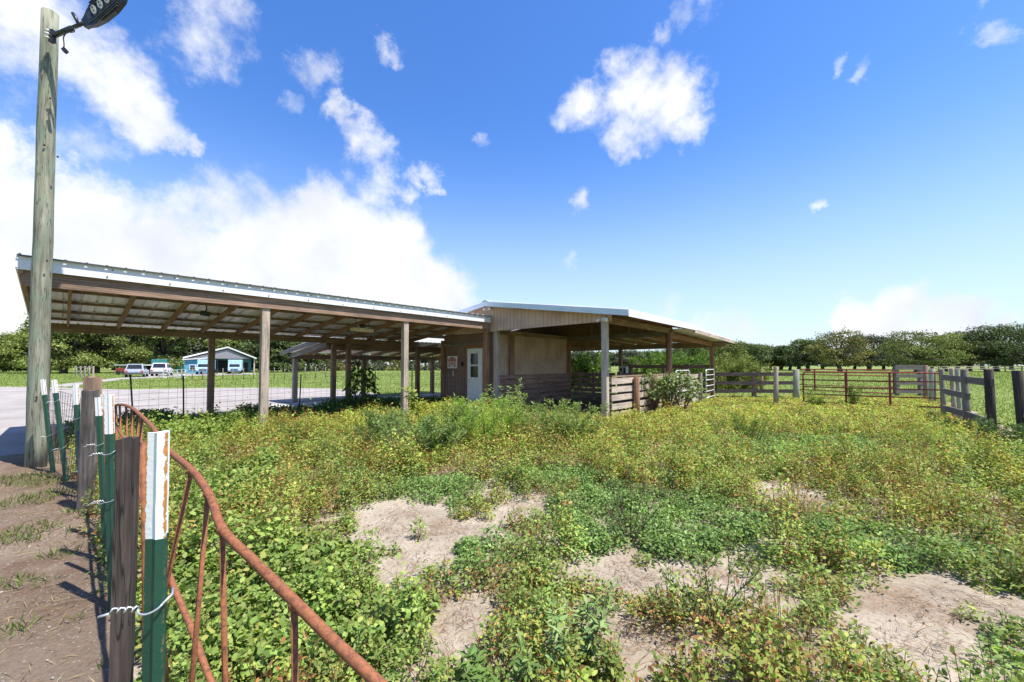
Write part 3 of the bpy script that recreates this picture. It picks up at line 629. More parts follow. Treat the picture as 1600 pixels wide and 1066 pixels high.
fence('board_fence', 'weathered grey board fence running towards the viewer from the red gate', ps, rl, (11, 9.7, 0))
p = P(1602, 700, 7.2); q = P(1589, 579, 7.2)
fence('board_fence', 'leaning dark post with a broken board at the right edge', [((p.x, 7.2), q.z, .14, 'round', 'tie', Vector((q.x-p.x, 0, 0)))], [(P(1600, 646, 7.1), P(1680, 660, 6.6), .14, .04, 'grey')], (p.x, 7.2, 0))
for k, (px, pt, pb, Y, w, m, la) in enumerate(((1446, 571, 622, 17.5, .2, 'brown', 'dark post between the high board panel and pale green post'), (1456, 577, 628, 16.0, .24, 'greenpost', 'pale green treated post just left of the red gate end'), (1461, 581, 629, 15.4, .08, 'brown', 'thin brown post directly behind the red gate end'))): lone_post(la, px, pt, pb, Y, w, m)
# far board fence under the oaks, right
rl = []; ps = []
for i in range(9):
    x = X(1440+i*26, 92); ps.append(((x, 92), 1.35, .22, 'round', 'grey'))
for h in (1.2, .8): rl.append(((X(1440, 92), 91.8, h), (X(1650, 92), 91.8, h), .17, .05, 'palegrey'))
fence('board_fence', 'long pale rail fence far off beneath the oaks', ps, rl, (X(1540, 92), 92, 0))

# ---------------------------------------------------------------- lamp pole in front of the carport
pb = P(56, 733, 5.72); pt = P(78, 20, 5.72); q = Vector((pb.x, 5.72, -.1)); pc = [q]+[q.lerp(pt, k/12)+Vector((random.uniform(-.006, .006), 0, 0)) for k in range(1, 13)]
mb = MB(); mb.tube(pc, [.108-.018*k/12 for k in range(13)], 20, jit=.012)
lp = thing('lamp_pole', 'tall green-grey treated wooden pole at the left end of the carport', 'pole', (pb.x, 5.72, 0))
obj('trunk', mb, M['pole'], lp)
mb = MB()
for (x, y, r) in ((33, 553, .022), (66, 410, .018), (62, 232, .02), (70, 160, .016), (82, 250, .018), (50, 620, .02)):
    c = P(x+22, y, 5.72); c = Vector((c.x-.03, 5.72-.088, c.z)); mb.ball(c, r*.6, .014, r*.9, 8, 5)
obj('knot', mb, M['tie'], lp)
st = thing('street_light', 'black paddle-shaped LED street light on a short arm at the pole top', 'lamp', P(84, 55, 5.6))
a0 = P(84, 56, 5.58); a1 = P(131, 36, 5.50)
mb = MB(); mb.tube([a0, a0.lerp(a1, .6)], .032, 10); mb.tube([a0.lerp(a1, .55), a1], .024, 10); obj('arm', mb, M['black'], st)
mb = MB(); mb.beam(a0-UP*.10+Vector((-.02, .0, 0)), a0+UP*.08+Vector((-.02, 0, 0)), .06, .05); obj('bracket', mb, M['black'], st)
mb = MB()
for h in (-.055, 0, .05): mb.tube([a0+Vector((-.075, -.05, h)), a0+Vector((-.03, -.035, h))], .014, 6)
obj('bolt', mb, M['silver'], st)
e = P(115, 20, 5.5); f = P(122, 37, 5.5); f2 = P(119, 30, 5.5)
mb = MB(); mb.tube([P(122, 37, 5.5), P(118, 28, 5.5), P(114, 21, 5.5)], [.018, .024, .022], 8); obj('antenna', mb, M['black'], st)
mb = MB(); mb.tube([P(x, y, 5.48) for x, y in ((105, 47), (110, 51), (116, 50), (117, 45), (111, 43), (106, 49), (101, 54), (99, 60), (100, 68), (100, 76))], .007, 6); mb.beam(P(99, 76, 5.48), P(104, 82, 5.48), .05, .035); mb.tube([P(x, y, 5.47) for x, y in ((99, 58), (103, 52), (108, 46), (115, 44))], .007, 6); obj('cable', mb, M['black'], st)
# head: a paddle outline on a tilted plane, thick, finned underneath
ax = (P(212, -36, 5.28)-P(130, 37, 5.5)); hl = ax.length; ax.normalize()
wd = (P(178, 26, 5.46)-P(148, 2, 5.50)); wd = (wd-ax*wd.dot(ax)).normalized(); nn = ax.cross(wd).normalized()
if nn.y < 0: nn = -nn
o0 = P(129, 37, 5.5)
out = [(0, -.06), (.06, -.075), (.16, -.13), (.34, -.175), (.56, -.185), (.74, -.15), (.84, -.06), (.84, .06), (.74, .15), (.56, .185), (.34, .175), (.16, .13), (.06, .075), (0, .06)]
mb = MB(); mb.prism([o0+ax*a+wd*b_ for a, b_ in out], nn*.05); mb.prism([o0+ax*(a*.8+.06)+wd*b_*.7+nn*.05 for a, b_ in out], nn*.03)
hd = obj('head', mb, M['black'], st)
mb = MB()
for k in range(-5, 6):
    y = k*.031; e_ = .80-abs(k)*.02
    if abs(k) > 2: mb.beam(o0+ax*(.12+abs(k)*.025)+wd*y-nn*.008, o0+ax*(e_-.06)+wd*y-nn*.008, .008, .018, wd)
obj('fin', mb, M['conduit'], hd)
for k in range(4):
    for s in (0,):
        c = o0+ax*(.27+k*.13)+wd*(-.035+.004*k)-nn*.004; mb = MB(); n = 16
        mb.prism([c+ax*.042*math.cos(2*math.pi*i/n)+wd*.07*math.sin(2*math.pi*i/n) for i in range(n)], -nn*.012); obj('lens', mb, M['lens'], hd)
        mb = MB()
        for s2 in (-1, 1): mb.prism([c-nn*.013+wd*s2*.025+ax*.016*math.cos(2*math.pi*i/8)+wd*.014*math.sin(2*math.pi*i/8) for i in range(8)], -nn*.003)
        obj('diode', mb, M['conduit'], hd)
mb = MB(); mb.beam(o0+ax*.115-nn*.004, o0+ax*.2-nn*.004, .15, .01, wd); mb.beam(o0+ax*.13-nn*.012, o0+ax*.185-nn*.012, .09, .006, wd); obj('driver_plate', mb, M['conduit'], hd)

# ---------------------------------------------------------------- near fence: steel posts, timber posts, ties
def tpost(label, base, top, w, white, tie=(), rot=.2, stud=False, tipmat='twhite'):
    base = Vector(base); top = Vector(top); a = (top-base).normalized(); L = (top-base).length
    s = Vector((math.cos(rot), math.sin(rot), 0)); s = (s-a*s.dot(a)).normalized(); o = a.cross(s)      # s along the face, o towards the back
    if o.y < 0: o = -o
    t = thing('steel_fence_post', label, 'post', (base.x, base.y, 0)); jn = top-a*white
    for nm_, p0, p1, m in (('shaft', base-a*.15, jn, 'tgreen'), ('painted_tip', jn, top, tipmat)):
        mb = MB(); sec = [(-w/2, 0), (-w*.1, -.001), (w*.14, -.007), (w/2, -.002), (w/2, .005), (.005, .007), (.004, w*.85), (-.004, w*.85), (-.005, .007), (-w/2, .005)]
        n = 10; k = len(mb.v); segs = max(1, int((p1-p0).length/.03))
        ln = [p0.lerp(p1, i/segs) for i in range(segs+1)]
        for i, p in enumerate(ln):
            j = random.uniform(-.0006, .0006)
            for x, y in sec: mb.v.append(p+s*(x+j)+o*y)
        for i in range(segs):
            for q in range(n):
                q2 = (q+1) % n; ea, eb = (sec[q][0]/w*2, sec[q2][0]/w*2); mb.face((k+i*n+q, k+i*n+q2, k+(i+1)*n+q2, k+(i+1)*n+q), [(ea, i*.03), (eb, i*.03), (eb, i*.03+.03), (ea, i*.03+.03)])
        mb.face(tuple(range(k+segs*n, k+segs*n+n)), [(0, 0)]*n); mb.face(tuple(range(k+n-1, k-1, -1)), [(0, 0)]*n)
        h = .03
        while stud and h < (p1-p0).length-.02:
            c = p0+a*h-o*.008+s*w*.24; mb.beam(c, c+a*.014, w*.16, .008, s); h += .055
        obj(nm_, mb, M[m], t)
    for d in tie:
        c = base+a*d; mb = MB(); pts = []
        for k in range(13):
            an = math.pi*(1.05-1.1*k/12); pts.append(c+s*math.cos(an)*w*.62-o*(abs(math.sin(an))*.012+.006)+a*(.004*math.cos(an)-.012*abs(math.sin(an))))
        mb.tube(pts, .0022, 6)
        e0 = pts[0]; tw = []
        for k in range(15): tw.append(e0-s*(.0035*k)+(o*math.cos(k*1.6)+a*math.sin(k*1.6))*.006)
        mb.tube(tw, .002, 5); mb.tube([tw[-1], tw[-1]-s*.02-a*.005], .0026, 5); mb.tube([pts[-1], pts[-1]+s*.004+o*.02+a*.006, pts[-1]-s*.004+o*.035+a*.012, pts[-1]-s*.012+o*.04+a*.002], .0028, 6)
        obj('wire_tie', mb, M['wire'], t)
    return t
T1t = P(245, 676, .85); tpost('nearest steel fence post, rusty white tip over green, tied with twisted wire', (T1t.x+.012, .85, 0), T1t, .038, .222, (T1t.z-.355,), rot=.12, stud=False)
T2t = P(169, 617, 2.4); tpost('green steel fence post with long white tip behind the nearest dark timber post', (T2t.x+.07, 2.4, 0), T2t, .047, .235, (T2t.z-.34, T2t.z-.62))
T3t = P(153, 621, 2.92); tpost('green steel fence post with rust-blotched white tip next to the grey split timber post', (P(168, 888, 2.92).x, 2.92, 0), T3t, .045, .135, (T3t.z-.33, T3t.z-.75), tipmat='twhite')
T3b = P(161, 616, 3.3); tpost('white-tipped steel post just visible between two nearer white-tipped posts', (P(172, 850, 3.3).x, 3.3, 0), T3b, .04, .14)
T4t = P(117.5, 601, 4.35); tpost('white-tipped green steel post half covered by a dark grey sleeve', (P(126, 790, 4.35).x, 4.35, 0), T4t, .05, .22, (T4t.z-.36,))
T5t = P(83.5, 593.5, 5.05); tpost('leaning green steel post with white tip, just right of the tall lamp pole', (P(104, 753, 5.05).x, 5.05, 0), T5t, .052, .17, (T5t.z-.25, T5t.z-.85))
T6t = P(66, 593, 5.42); tpost('leaning white-tipped green steel post overlapping the lamp pole', (P(83, 739, 5.42).x, 5.42, 0), T6t, .05, .21, (T6t.z-.75,))
mb = MB(); c0 = P(126.5, 800, 4.12); c1 = P(125.5, 672, 4.12); mb.tube([c0-UP*.1, c0.lerp(c1, .5), c1], .026, 12); sl_ = thing('conduit_pipe', 'dark grey plastic conduit standing beside the grey split timber post', 'pipe', (c0.x, 4.12, 0)); obj('sleeve', mb, M['conduit'], sl_)
mb = MB(); ck = c0.lerp(c1, .5); mb.tube([ck-UP*.012, ck+UP*.012], .031, 12); obj('clamp', mb, M['wire'], sl_)
def timber(label, px0, px1, ptop, Y, pbx, rot=(1, .5, 0), m='tie', d=None):
    w = (px1-px0)/FPX*Y; top = P((px0+px1)/2, ptop, Y); b_ = Vector((X(pbx, Y), Y, -.1)); mb = MB(); w = w/1.5
    n = 7; pts = [b_.lerp(top, i/n) for i in range(n+1)]
    s = Vector(rot).normalized(); o = Vector((-s.y, s.x, 0)); k = len(mb.v)
    for i, p in enumerate(pts):
        for x, y in ((-1, -1), (-.2, -1.04), (.45, -.96), (1, -1), (1.03, .2), (1, 1), (-1, 1), (-1.02, .1)): mb.v.append(p+s*x*w/2*(1+random.uniform(-.03, .03))+o*y*w/2*(1+random.uniform(-.03, .03))+(UP*random.uniform(-.012, .006) if i == n else Vector()))
    per = [0, .4*w, .73*w, w, 1.6*w, 2*w, 3*w, 3.5*w, 4*w]; L = (top-b_).length/n; ou = random.uniform(0, 50)
    for i in range(n):
        for q in range(8):
            q2 = (q+1) % 8; mb.face((k+i*8+q, k+i*8+q2, k+i*8+8+q2, k+i*8+8+q), [(ou+i*L, per[q]), (ou+i*L, per[q+1]), (ou+i*L+L, per[q+1]), (ou+i*L+L, per[q])])
    mb.face(tuple(range(k+n*8, k+n*8+8)), [(ou+.02*math.cos(q), .02*math.sin(q)) for q in range(8)])
    return tag(obj('timber_fence_post', mb, M[m], org=(b_.x, Y, 0)), label, 'post')
timber('dark checked timber post just behind the nearest steel post', 184, 217, 683, 1.5, 205)
timber('grey split timber post wired to the conduit and steel posts', 131, 152, 610, 4.0, 141, (1, .2, 0), m='tieg' if 'tieg' in M else 'grey2' if 'grey2' in M else 'tie')
timber('wide dark brown timber post rising behind the grey split post', 134, 156, 589, 4.7, 146, (1, .1, 0), m='brown')
# rusty bar between two steel posts
mb = MB(); mb.tube([P(165, 640, 2.7), P(168, 760, 2.7), Vector((P(176, 900, 2.7).x, 2.7, 0))], .014, 6); tag(obj('rusty_rod', mb, M['rust'], org=(P(176, 900, 2.7).x, 2.7, 0)), 'thin rusty rod standing between two white-tipped steel posts', 'rod')
mb = MB(); mb.tube([P(223.5, 690, .95), P(226, 900, .95), Vector((P(236, 1300, .95).x, .95, 0))], .0055, 6); mb.tube([P(238, 700, 1.0), P(246, 900, 1.0), P(262, 1100, 1.0)], .007, 6); tag(obj('rusty_rod', mb, M['rust'], org=(P(230, 1000, .95).x, .95, 0)), 'thin bent rusty rods hugging the nearest steel post', 'rod')
# curved rusty hoop gate
rg = thing('hoop_gate', 'rusty bowed tube panel with thin uprights curving along the near fence', 'gate', (-1.1, 1.5, 0))
def smooth(pts, n=6):
    out = []; pts = [Vector(p) for p in pts]; m = len(pts)
    for i in range(m-1):
        p0, p1, p2, p3 = pts[max(i-1, 0)], pts[i], pts[i+1], pts[min(i+2, m-1)]
        for k in range(n):
            t = k/n; out.append(.5*((2*p1)+(p2-p0)*t+(2*p0-5*p1+4*p2-p3)*t*t+(3*p1-p0-3*p2+p3)*t**3))
    return out+[pts[-1]]
top_rail = smooth([P(*a) for a in ((176, 650, 3.75), (180, 635, 3.6), (190, 632.5, 3.35), (205, 637, 3.0), (222, 651, 2.6), (240, 670, 2.2), (262, 702, 1.75), (300, 735, 1.4), (328, 775, 1.22), (348, 827, 1.1), (400, 880, .99), (460, 940, .89), (520, 1000, .82), (592, 1068, .77), (700, 1175, .73))])
mb = MB(); mb.tube(top_rail, .0112, 12, jit=.02); obj('top_rail', mb, M['rust'], rg)
low_rail = smooth([P(*a) for a in ((177, 655, 3.6), (183, 668, 3.3), (195, 690, 2.7), (225, 790, 1.95), (267, 905, 1.5), (300, 985, 1.36), (330, 1066, 1.26), (400, 1230, 1.1))])
mb = MB(); mb.tube(low_rail, .0098, 10, jit=.02); obj('lower_rail', mb, M['rust'], rg)
for (a, c) in (((299, 735, 1.4), (262, 905, 1.47)), ((325, 770, 1.235), (300, 1066, 1.25)), ((347, 826, 1.1), (352, 1066, 1.1)), ((460, 942, .89), (461, 1080, .89)),
               ((240, 670, 2.2), (243, 800, 2.15)), ((262, 702, 1.75), (250, 900, 1.75)), ((181, 634, 3.55), (182, 668, 3.5)), ((187, 632, 3.4), (189, 690, 3.3)), ((197, 634, 3.15), (199, 700, 3.1)), ((205.5, 638, 2.98), (207, 710, 2.9)), ((215, 645, 2.75), (214, 730, 2.7)), ((222, 651, 2.6), (217, 760, 2.55))):
    p = P(*a); q = P(*c); d = (q-p); k = (p.z-.0)/max(.05, p.z-q.z); q2 = p+d*min(k, 4.5)
    mb = MB(); mb.tube([p, p.lerp(q2, .5), q2], .0072, 8, jit=.02); obj('upright', mb, M['rust'], rg)
    if a[0] > 290: mb = MB(); mb.ball(p-UP*.004, .014, .014, .014, 8, 5); obj('weld', mb, M['rust'], rg)

# ---------------------------------------------------------------- wire mesh fences
def mesh_fence(name, label, a, c, h0, h1, dx, rows, m, r=.0028, posts=(), wob=0.0, ext=0):
    a = Vector((a[0], a[1], 0)); c = Vector((c[0], c[1], 0)); L = (c-a).length; d = (c-a)/L; nrm = Vector((-d.y, d.x, 0))
    t = thing(name, label, 'fence', a.lerp(c, .5)); mb = MB(); n = int(L/dx)
    def pt(s, h): return a+d*s+nrm*(wob*math.sin(s*1.7)+wob*.6*math.sin(s*4.3+h*3))+UP*(h+wob*.7*math.sin(s*2.9+1))
    hs_ = [h0+(h1-h0)*(k/(rows-1))**1.15 for k in range(rows)]
    for i in range(n+1):
        s = min(L, i*dx); mb.tube([pt(s, h0), pt(s, (h0+h1)/2), pt(s, h1+ext)], r, 4, cap=False)
    for h in hs_: mb.tube([pt(L*k/24, h) for k in range(25)], r, 4, cap=False)
    obj('wire_mesh', mb, M[m], t)
    for (s, hh, lean) in posts:
        p = a+d*s+nrm*.03; mb = MB(); mb.beam(p-UP*.1-d*lean*.1, p+UP*hh+d*lean, .035, .012, d); mb.beam(p-UP*.1-d*lean*.1+nrm*.015, p+UP*hh+d*lean+nrm*.015, .008, .03, d); obj('steel_post', mb, M['darkpost'], t)
    return t
M['darkpost'] = plain('dark_steel_post', (.035, .03, .028), .6)
mesh_fence('wire_fence', 'dark wire mesh fence with leaning steel posts along the far side of the carport', B(-.4, 13.95, 0), B(9.75, 13.95, 0), .06, 1.1, .19, 8, 'darkwire', posts=((1.62, 1.22, -.08), (2.62, 1.22, -.03), (5.6, 1.2, .03), (8.3, 1.25, 0), (9.95, 1.3, 0)), wob=.015)
mesh_fence('wire_fence', 'pale welded wire panel leaning before the tack room wall', B(9.25, 12.1, 0), B(9.25, 10.7, 0), .2, 1.12, .14, 8, 'palewire', r=.0035, ext=.12)
mesh_fence('wire_fence', 'sagging rusty wire mesh between the leaning steel posts and the timber posts', P(84, 745, 5.5).to_2d(), P(137, 800, 4.15).to_2d(), .15, 1.13, .11, 9, 'rustwire', r=.003, wob=.035, posts=())
mesh_fence('wire_fence', 'rusty wire mesh stretched from the lamp pole towards the carport', B(-.05, 8.9, 0), B(-.35, 13.9, 0), .1, 1.12, .16, 8, 'rustwire', wob=.02)
# far field fence posts by the house
t = thing('wire_fence', 'row of thin fence posts in front of the blue house', 'fence', (X(330, 42), 42, 0))
for i in range(16):
    x = X(285+i*16, 42+i*.3); mb = MB(); mb.tube([(x, 42+i*.3, -.1), (x+random.uniform(-.04, .04), 42+i*.3, 1.25+random.uniform(-.15, .1))], .045, 6); obj('post', mb, M['grey'], t)
mb = MB()
for h in (.5, .9, 1.15): mb.tube([(X(285, 42), 42, h), (X(525, 46.5), 46.5, h)], .006, 4)
obj('strand', mb, M['darkwire'], t)
# pale gates by the drive
tube_gate('tube_gate', 'pale grey tube gate by the driveway in front of the cars', (X(249, 44), 44), (X(262, 44), 44), .15, 1.15, (.5, .8), (.5,), M['silver'], r=.03)
tube_gate('tube_gate', 'pale wide tube gate before the small blue wing of the house', (X(271, 44), 44), (X(291, 44), 44), .15, 1.0, (.45, .75), (.33, .66), M['silver'], r=.03)
rl = []; ps = []
for i, px in enumerate((119, 129, 138, 147.5, 156.5)): ps.append(((X(px, 52), 52-i*.2), 1.4, .13, Vector((1, 0, 0)), 'palegrey'))
for h in (1.25, .8): rl.append(((X(119, 52), 51.9, h), (X(156.5, 52), 51.1, h), .09, .05, 'palegrey'))
fence('board_fence', 'small pale rail pen below the left oaks', ps, rl, (X(138, 52), 52, 0))

# ---------------------------------------------------------------- far house, shed and vehicles
M['blue'] = plain('blue_siding', (.085, .27, .43), .7, var=.08, scale=2); M['bluedark'] = plain('deep_blue_siding', (.07, .22, .36), .7, var=.1)
M['grgable'] = plain('grey_gable_siding', (.22, .215, .24), .7, var=.06); M['paleroof'] = plain('pale_roof_metal', (.62, .61, .60), .5, var=.06)
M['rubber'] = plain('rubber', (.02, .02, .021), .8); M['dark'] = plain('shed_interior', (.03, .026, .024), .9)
ZH = 80.0
def hx(px, Y=ZH): return X(340, Y)+(X(px, Y)-X(340, Y))*.84
def hz(py, Y=ZH): return P(800, py, Y).z
hs_ = thing('house', 'blue house with grey gable porch beyond the gravel drive', 'house', (hx(340), ZH, 0))
gb = hz(560.5); pk = hz(543.5); xl, xr, xm = hx(290), hx(401), hx(355)
mb = MB(); mb.box(((hx(311)+hx(394))/2, ZH+7, gb/2), hx(394)-hx(311), 8, gb); obj('wall', mb, M['bluedark'], hs_)
mb = MB(); mb.prism([(xl+1, ZH-.2, gb), (xr-1, ZH-.2, gb), (xm, ZH-.2, pk-.25)], (0, .3, 0)); obj('gable', mb, M['grgable'], hs_)
mb = MB()
for a, c in ((xl, xm), (xr, xm)):
    p0 = Vector((a, ZH-.5, gb-.05)); p1 = Vector((c, ZH-.5, pk)); mb.prism([p0, p1, p1+UP*.28, p0+UP*.28], (0, 12, 0))
obj('roof', mb, M['paleroof'], hs_)
mb = MB(); wl_, wr_ = hx(271, 77), hx(311, 77); mb.box(((wl_+wr_)/2, 80, hz(563, 77)/2), wr_-wl_, 6, hz(563, 77)); obj('wing_wall', mb, M['blue'], hs_)
mb = MB(); mb.prism([(wl_-.3, 76.6, hz(563, 77)), (wr_+.2, 76.6, hz(560, 77)), (wr_+.2, 76.6, hz(558.5, 77)), (wl_-.3, 76.6, hz(561.5, 77))], (0, 7, 0)); obj('wing_roof', mb, M['paleroof'], hs_)
for px in (282.5, 299):
    c = Vector((hx(px, 77), 76.97, hz(574, 77))); mb = MB(); mb.box(c, .95, .1, 1.0); w_ = obj('window', mb, M['white'], hs_)
    mb = MB(); mb.box(c+Vector((0, -.06, .22)), .72, .04, .36); mb.box(c+Vector((0, -.06, -.22)), .72, .04, .36); obj('pane', mb, M['glass'], w_)
mb = MB(); mb.box(((hx(341)+hx(357))/2, ZH+2.97, 1.25), hx(357)-hx(341), .1, 2.5); obj('garage_opening', mb, M['dark'], hs_)
mb = MB(); mb.box(((hx(319)+hx(339))/2, ZH+2.97, 1.25), hx(339)-hx(319), .1, 2.5); obj('garage_opening', mb, M['dark'], hs_)
mb = MB(); mb.box((hx(384), ZH+2.95, 1.05), .95, .1, 2.1); obj('door', mb, M['dark'], hs_)
for px in (397.5, 313):
    mb = MB(); mb.beam((hx(px), ZH, 0), (hx(px), ZH, gb), .2, .2, (1, 0, 0)); obj('porch_post', mb, plain('pale_post', (.5, .44, .36)), hs_)
sh = thing('shed', 'low dark open shed with pale flat roof under the oaks', 'shed', (X(200, 66), 66, 0))
mb = MB(); mb.box((X(201, 66), 68, hz(570.5, 66)), X(222, 66)-X(181, 66), 4.5, .16); obj('roof', mb, M['paleroof'], sh)
mb = MB(); mb.box((X(201, 66), 70, hz(571, 66)/2), X(221, 66)-X(180, 66), .15, hz(571, 66)-.1); obj('back_wall', mb, M['dark'], sh)
for px in (182, 194, 207, 221): mb = MB(); mb.beam((X(px, 66), 66, 0), (X(px, 66), 66, hz(570.8, 66)), .15, .15, (1, 0, 0)); obj('post', mb, M['brown'], sh)
for px, c_, w_, nme in ((195, (.28, .04, .03), 1.1, 'small red trailer parked in the open shed'),):
    t = thing('trailer', nme, 'trailer', (X(px, 64.5), 64.5, 0)); m_ = plain('red_enamel', c_, .4); mb = MB(); mb.box((X(px, 64.5), 64.5, .75), 1.9, 1.1, .55); obj('tub', mb, m_, t, bevel=.05)
    for s in (-1, 1): mb = MB(); mb.tube([(X(px, 64.5)+s*.5, 63.9, .3), (X(px, 64.5)+s*.5, 64.1, .3)], .3, 12); obj('wheel', mb, M['rubber'], t)
def car(label, loc, rot, colr, kind='suv', L=4.6, Wd=1.86, H=1.68):
    t = thing('parked_car', label, 'car', loc, rot); pm = plain('car_paint', colr, .25, .3, .05); h2 = H*.56
    prof = [(-L/2, .35), (-L/2-.02, h2*.75), (-L/2+.08, h2), (L/2-1.2, h2+.02), (L/2-.15, h2*.86), (L/2, h2*.6), (L/2-.02, .35)]
    mb = MB(); mb.prism([(x, -Wd/2, z) for x, z in prof], (0, Wd, 0)); obj('body', mb, pm, t, local=True, bevel=.07)
    b0, b1, r0, r1 = -L/2+.1, L/2-1.35, -L/2+.45, L/2-2.15; mb = MB(); k = len(mb.v)
    for x0, x1, y, z in ((b0, b1, Wd/2-.05, h2), (r0, r1, Wd/2-.22, H)): mb.v += [Vector((x0, -y, z)), Vector((x1, -y, z)), Vector((x1, y, z)), Vector((x0, y, z))]
    for i in range(4): j = (i+1) % 4; mb.face((i, j, 4+j, 4+i), [(0, 0)]*4)
    mb.face((4, 5, 6, 7), [(0, 0)]*4); cb = obj('cabin', mb, pm, t, local=True, bevel=.05)
    def pane(i, j, s0, s1, lo=.14, hi=.86):
        A, Bp, C, D = mb.v[i], mb.v[j], mb.v[4+j], mb.v[4+i]; f = lambda a_, b_: (A.lerp(Bp, a_)).lerp(D.lerp(C, a_), b_); n_ = (Bp-A).cross(D-A).normalized()*.012
        w = MB(); w.prism([f(s0, lo), f(s1, lo), f(s1, hi), f(s0, hi)], n_); obj('window', w, M['glass'], t, local=True)
    for i in (0, 2): pane(i, (i+1) % 4, .08, .46); pane(i, (i+1) % 4, .52, .92)
    pane(1, 2, .08, .92); pane(3, 0, .08, .92)
    for x in (-L/2+.85, L/2-.9):
        for s in (-1, 1):
            mb2 = MB(); mb2.tube([(x, s*(Wd/2-.2), .34), (x, s*(Wd/2+.01), .34)], .34, 16); w = obj('wheel', mb2, M['rubber'], t, local=True)
            mb2 = MB(); mb2.tube([(x, s*(Wd/2+.0), .34), (x, s*(Wd/2+.03), .34)], .2, 12); obj('rim', mb2, M['silver'], w, local=True)
    for s in (-1, 1):
        mb2 = MB(); mb2.box((-L/2-.03, s*(Wd/2-.2), h2*.8), .06, .25, .2); obj('tail_light', mb2, M['redink'], t, local=True)
        mb2 = MB(); mb2.box((L/2-.05, s*(Wd/2-.25), h2*.68), .1, .3, .16); obj('headlight', mb2, M['white'], t, local=True)
    mb2 = MB(); mb2.box((-L/2-.03, 0, .5), .08, Wd*.95, .16); obj('bumper', mb2, M['conduit'], t, local=True); return t
car('silver car parked on the drive before the dark shed', (X(215, 52), 52, 0), R(126), (.36, .39, .44), L=4.4)
car('white sport utility car parked between the shed and the blue wing', (X(254, 58), 58, 0), R(122), (.75, .75, .77), L=4.6, H=1.85)
def truck(label, loc, rot, c_cab, c_box, H=2.5):
    t = thing('parked_truck', label, 'truck', loc, rot); pc_ = plain('truck_cab_paint', c_cab, .3); pb_ = plain('truck_body_paint', c_box, .4, var=.2, scale=3)
    mb = MB(); mb.prism([(1.2, -.95, .4), (3.0, -.95, .4), (3.05, -.95, 1.0), (2.6, -.95, 1.15), (2.2, -.95, 1.75), (1.2, -.95, 1.8)], (0, 1.9, 0)); obj('cab', mb, pc_, t, local=True, bevel=.06)
    mb = MB(); mb.box((-.9, 0, (H+.6)/2), 4.1, 2.1, H-.6); obj('box_body', mb, pb_, t, local=True, bevel=.05)
    mb = MB(); mb.prism([(2.56, -.8, 1.2), (2.56, .8, 1.2), (2.24, .75, 1.7), (2.24, -.75, 1.7)], (.03, 0, .02)); obj('windscreen', mb, M['glass'], t, local=True)
    mb = MB(); mb.box((3.06, 0, .72), .06, 1.0, .25); obj('grille', mb, M['conduit'], t, local=True)
    for s in (-1, 1):
        mb = MB(); mb.box((3.04, s*.75, .75), .08, .28, .22); obj('headlight', mb, M['white'], t, local=True)
        for x in (2.2, -1.8): mb = MB(); mb.tube([(x, s*.75, .38), (x, s*1.0, .38)], .38, 16); obj('wheel', mb, M['rubber'], t, local=True)
    return t
hs_.rotation_euler = (0, 0, R(36))
truck('light blue and white box truck at the left end of the porch', (X(322, 70), 70, 0), R(-60), (.30, .48, .60), (.36, .52, .60))
truck('light blue and white box truck parked under the right of the grey gable', (X(368, 73), 73, 0), R(-58), (.28, .46, .60), (.36, .52, .62))
truck('teal truck parked behind the white car', (X(234, 70), 72, 0), R(-52), (.12, .15, .16), (.02, .16, .145), 2.6)
truck('teal and white truck tucked between white car and blue wing', (X(263, 86), 88, 0), R(-92), (.45, .60, .66), (.04, .30, .32), 2.5)
bk = MB(); bx_ = X(333, 68.5)
for s in (-1, 1):
    bk.tube([(bx_+s*.55+.38*math.cos(a*math.pi/10), 68.5, .4+.38*math.sin(a*math.pi/10)) for a in range(21)], .05, 6)
bk.tube([(bx_-.55, 68.5, .4), (bx_-.1, 68.5, .85), (bx_+.4, 68.5, .85), (bx_+.55, 68.5, .4)], .06, 6); bk.tube([(bx_-.1, 68.5, .85), (bx_+.05, 68.5, .45), (bx_+.4, 68.5, .85)], .06, 6); bk.box((bx_-.1, 68.5, .95), .4, .2, .1)
tag(obj('motorbike', bk, M['black'], org=(bx_, 74, 0)), 'dark motorbike standing by the truck under the gable porch', 'motorbike')

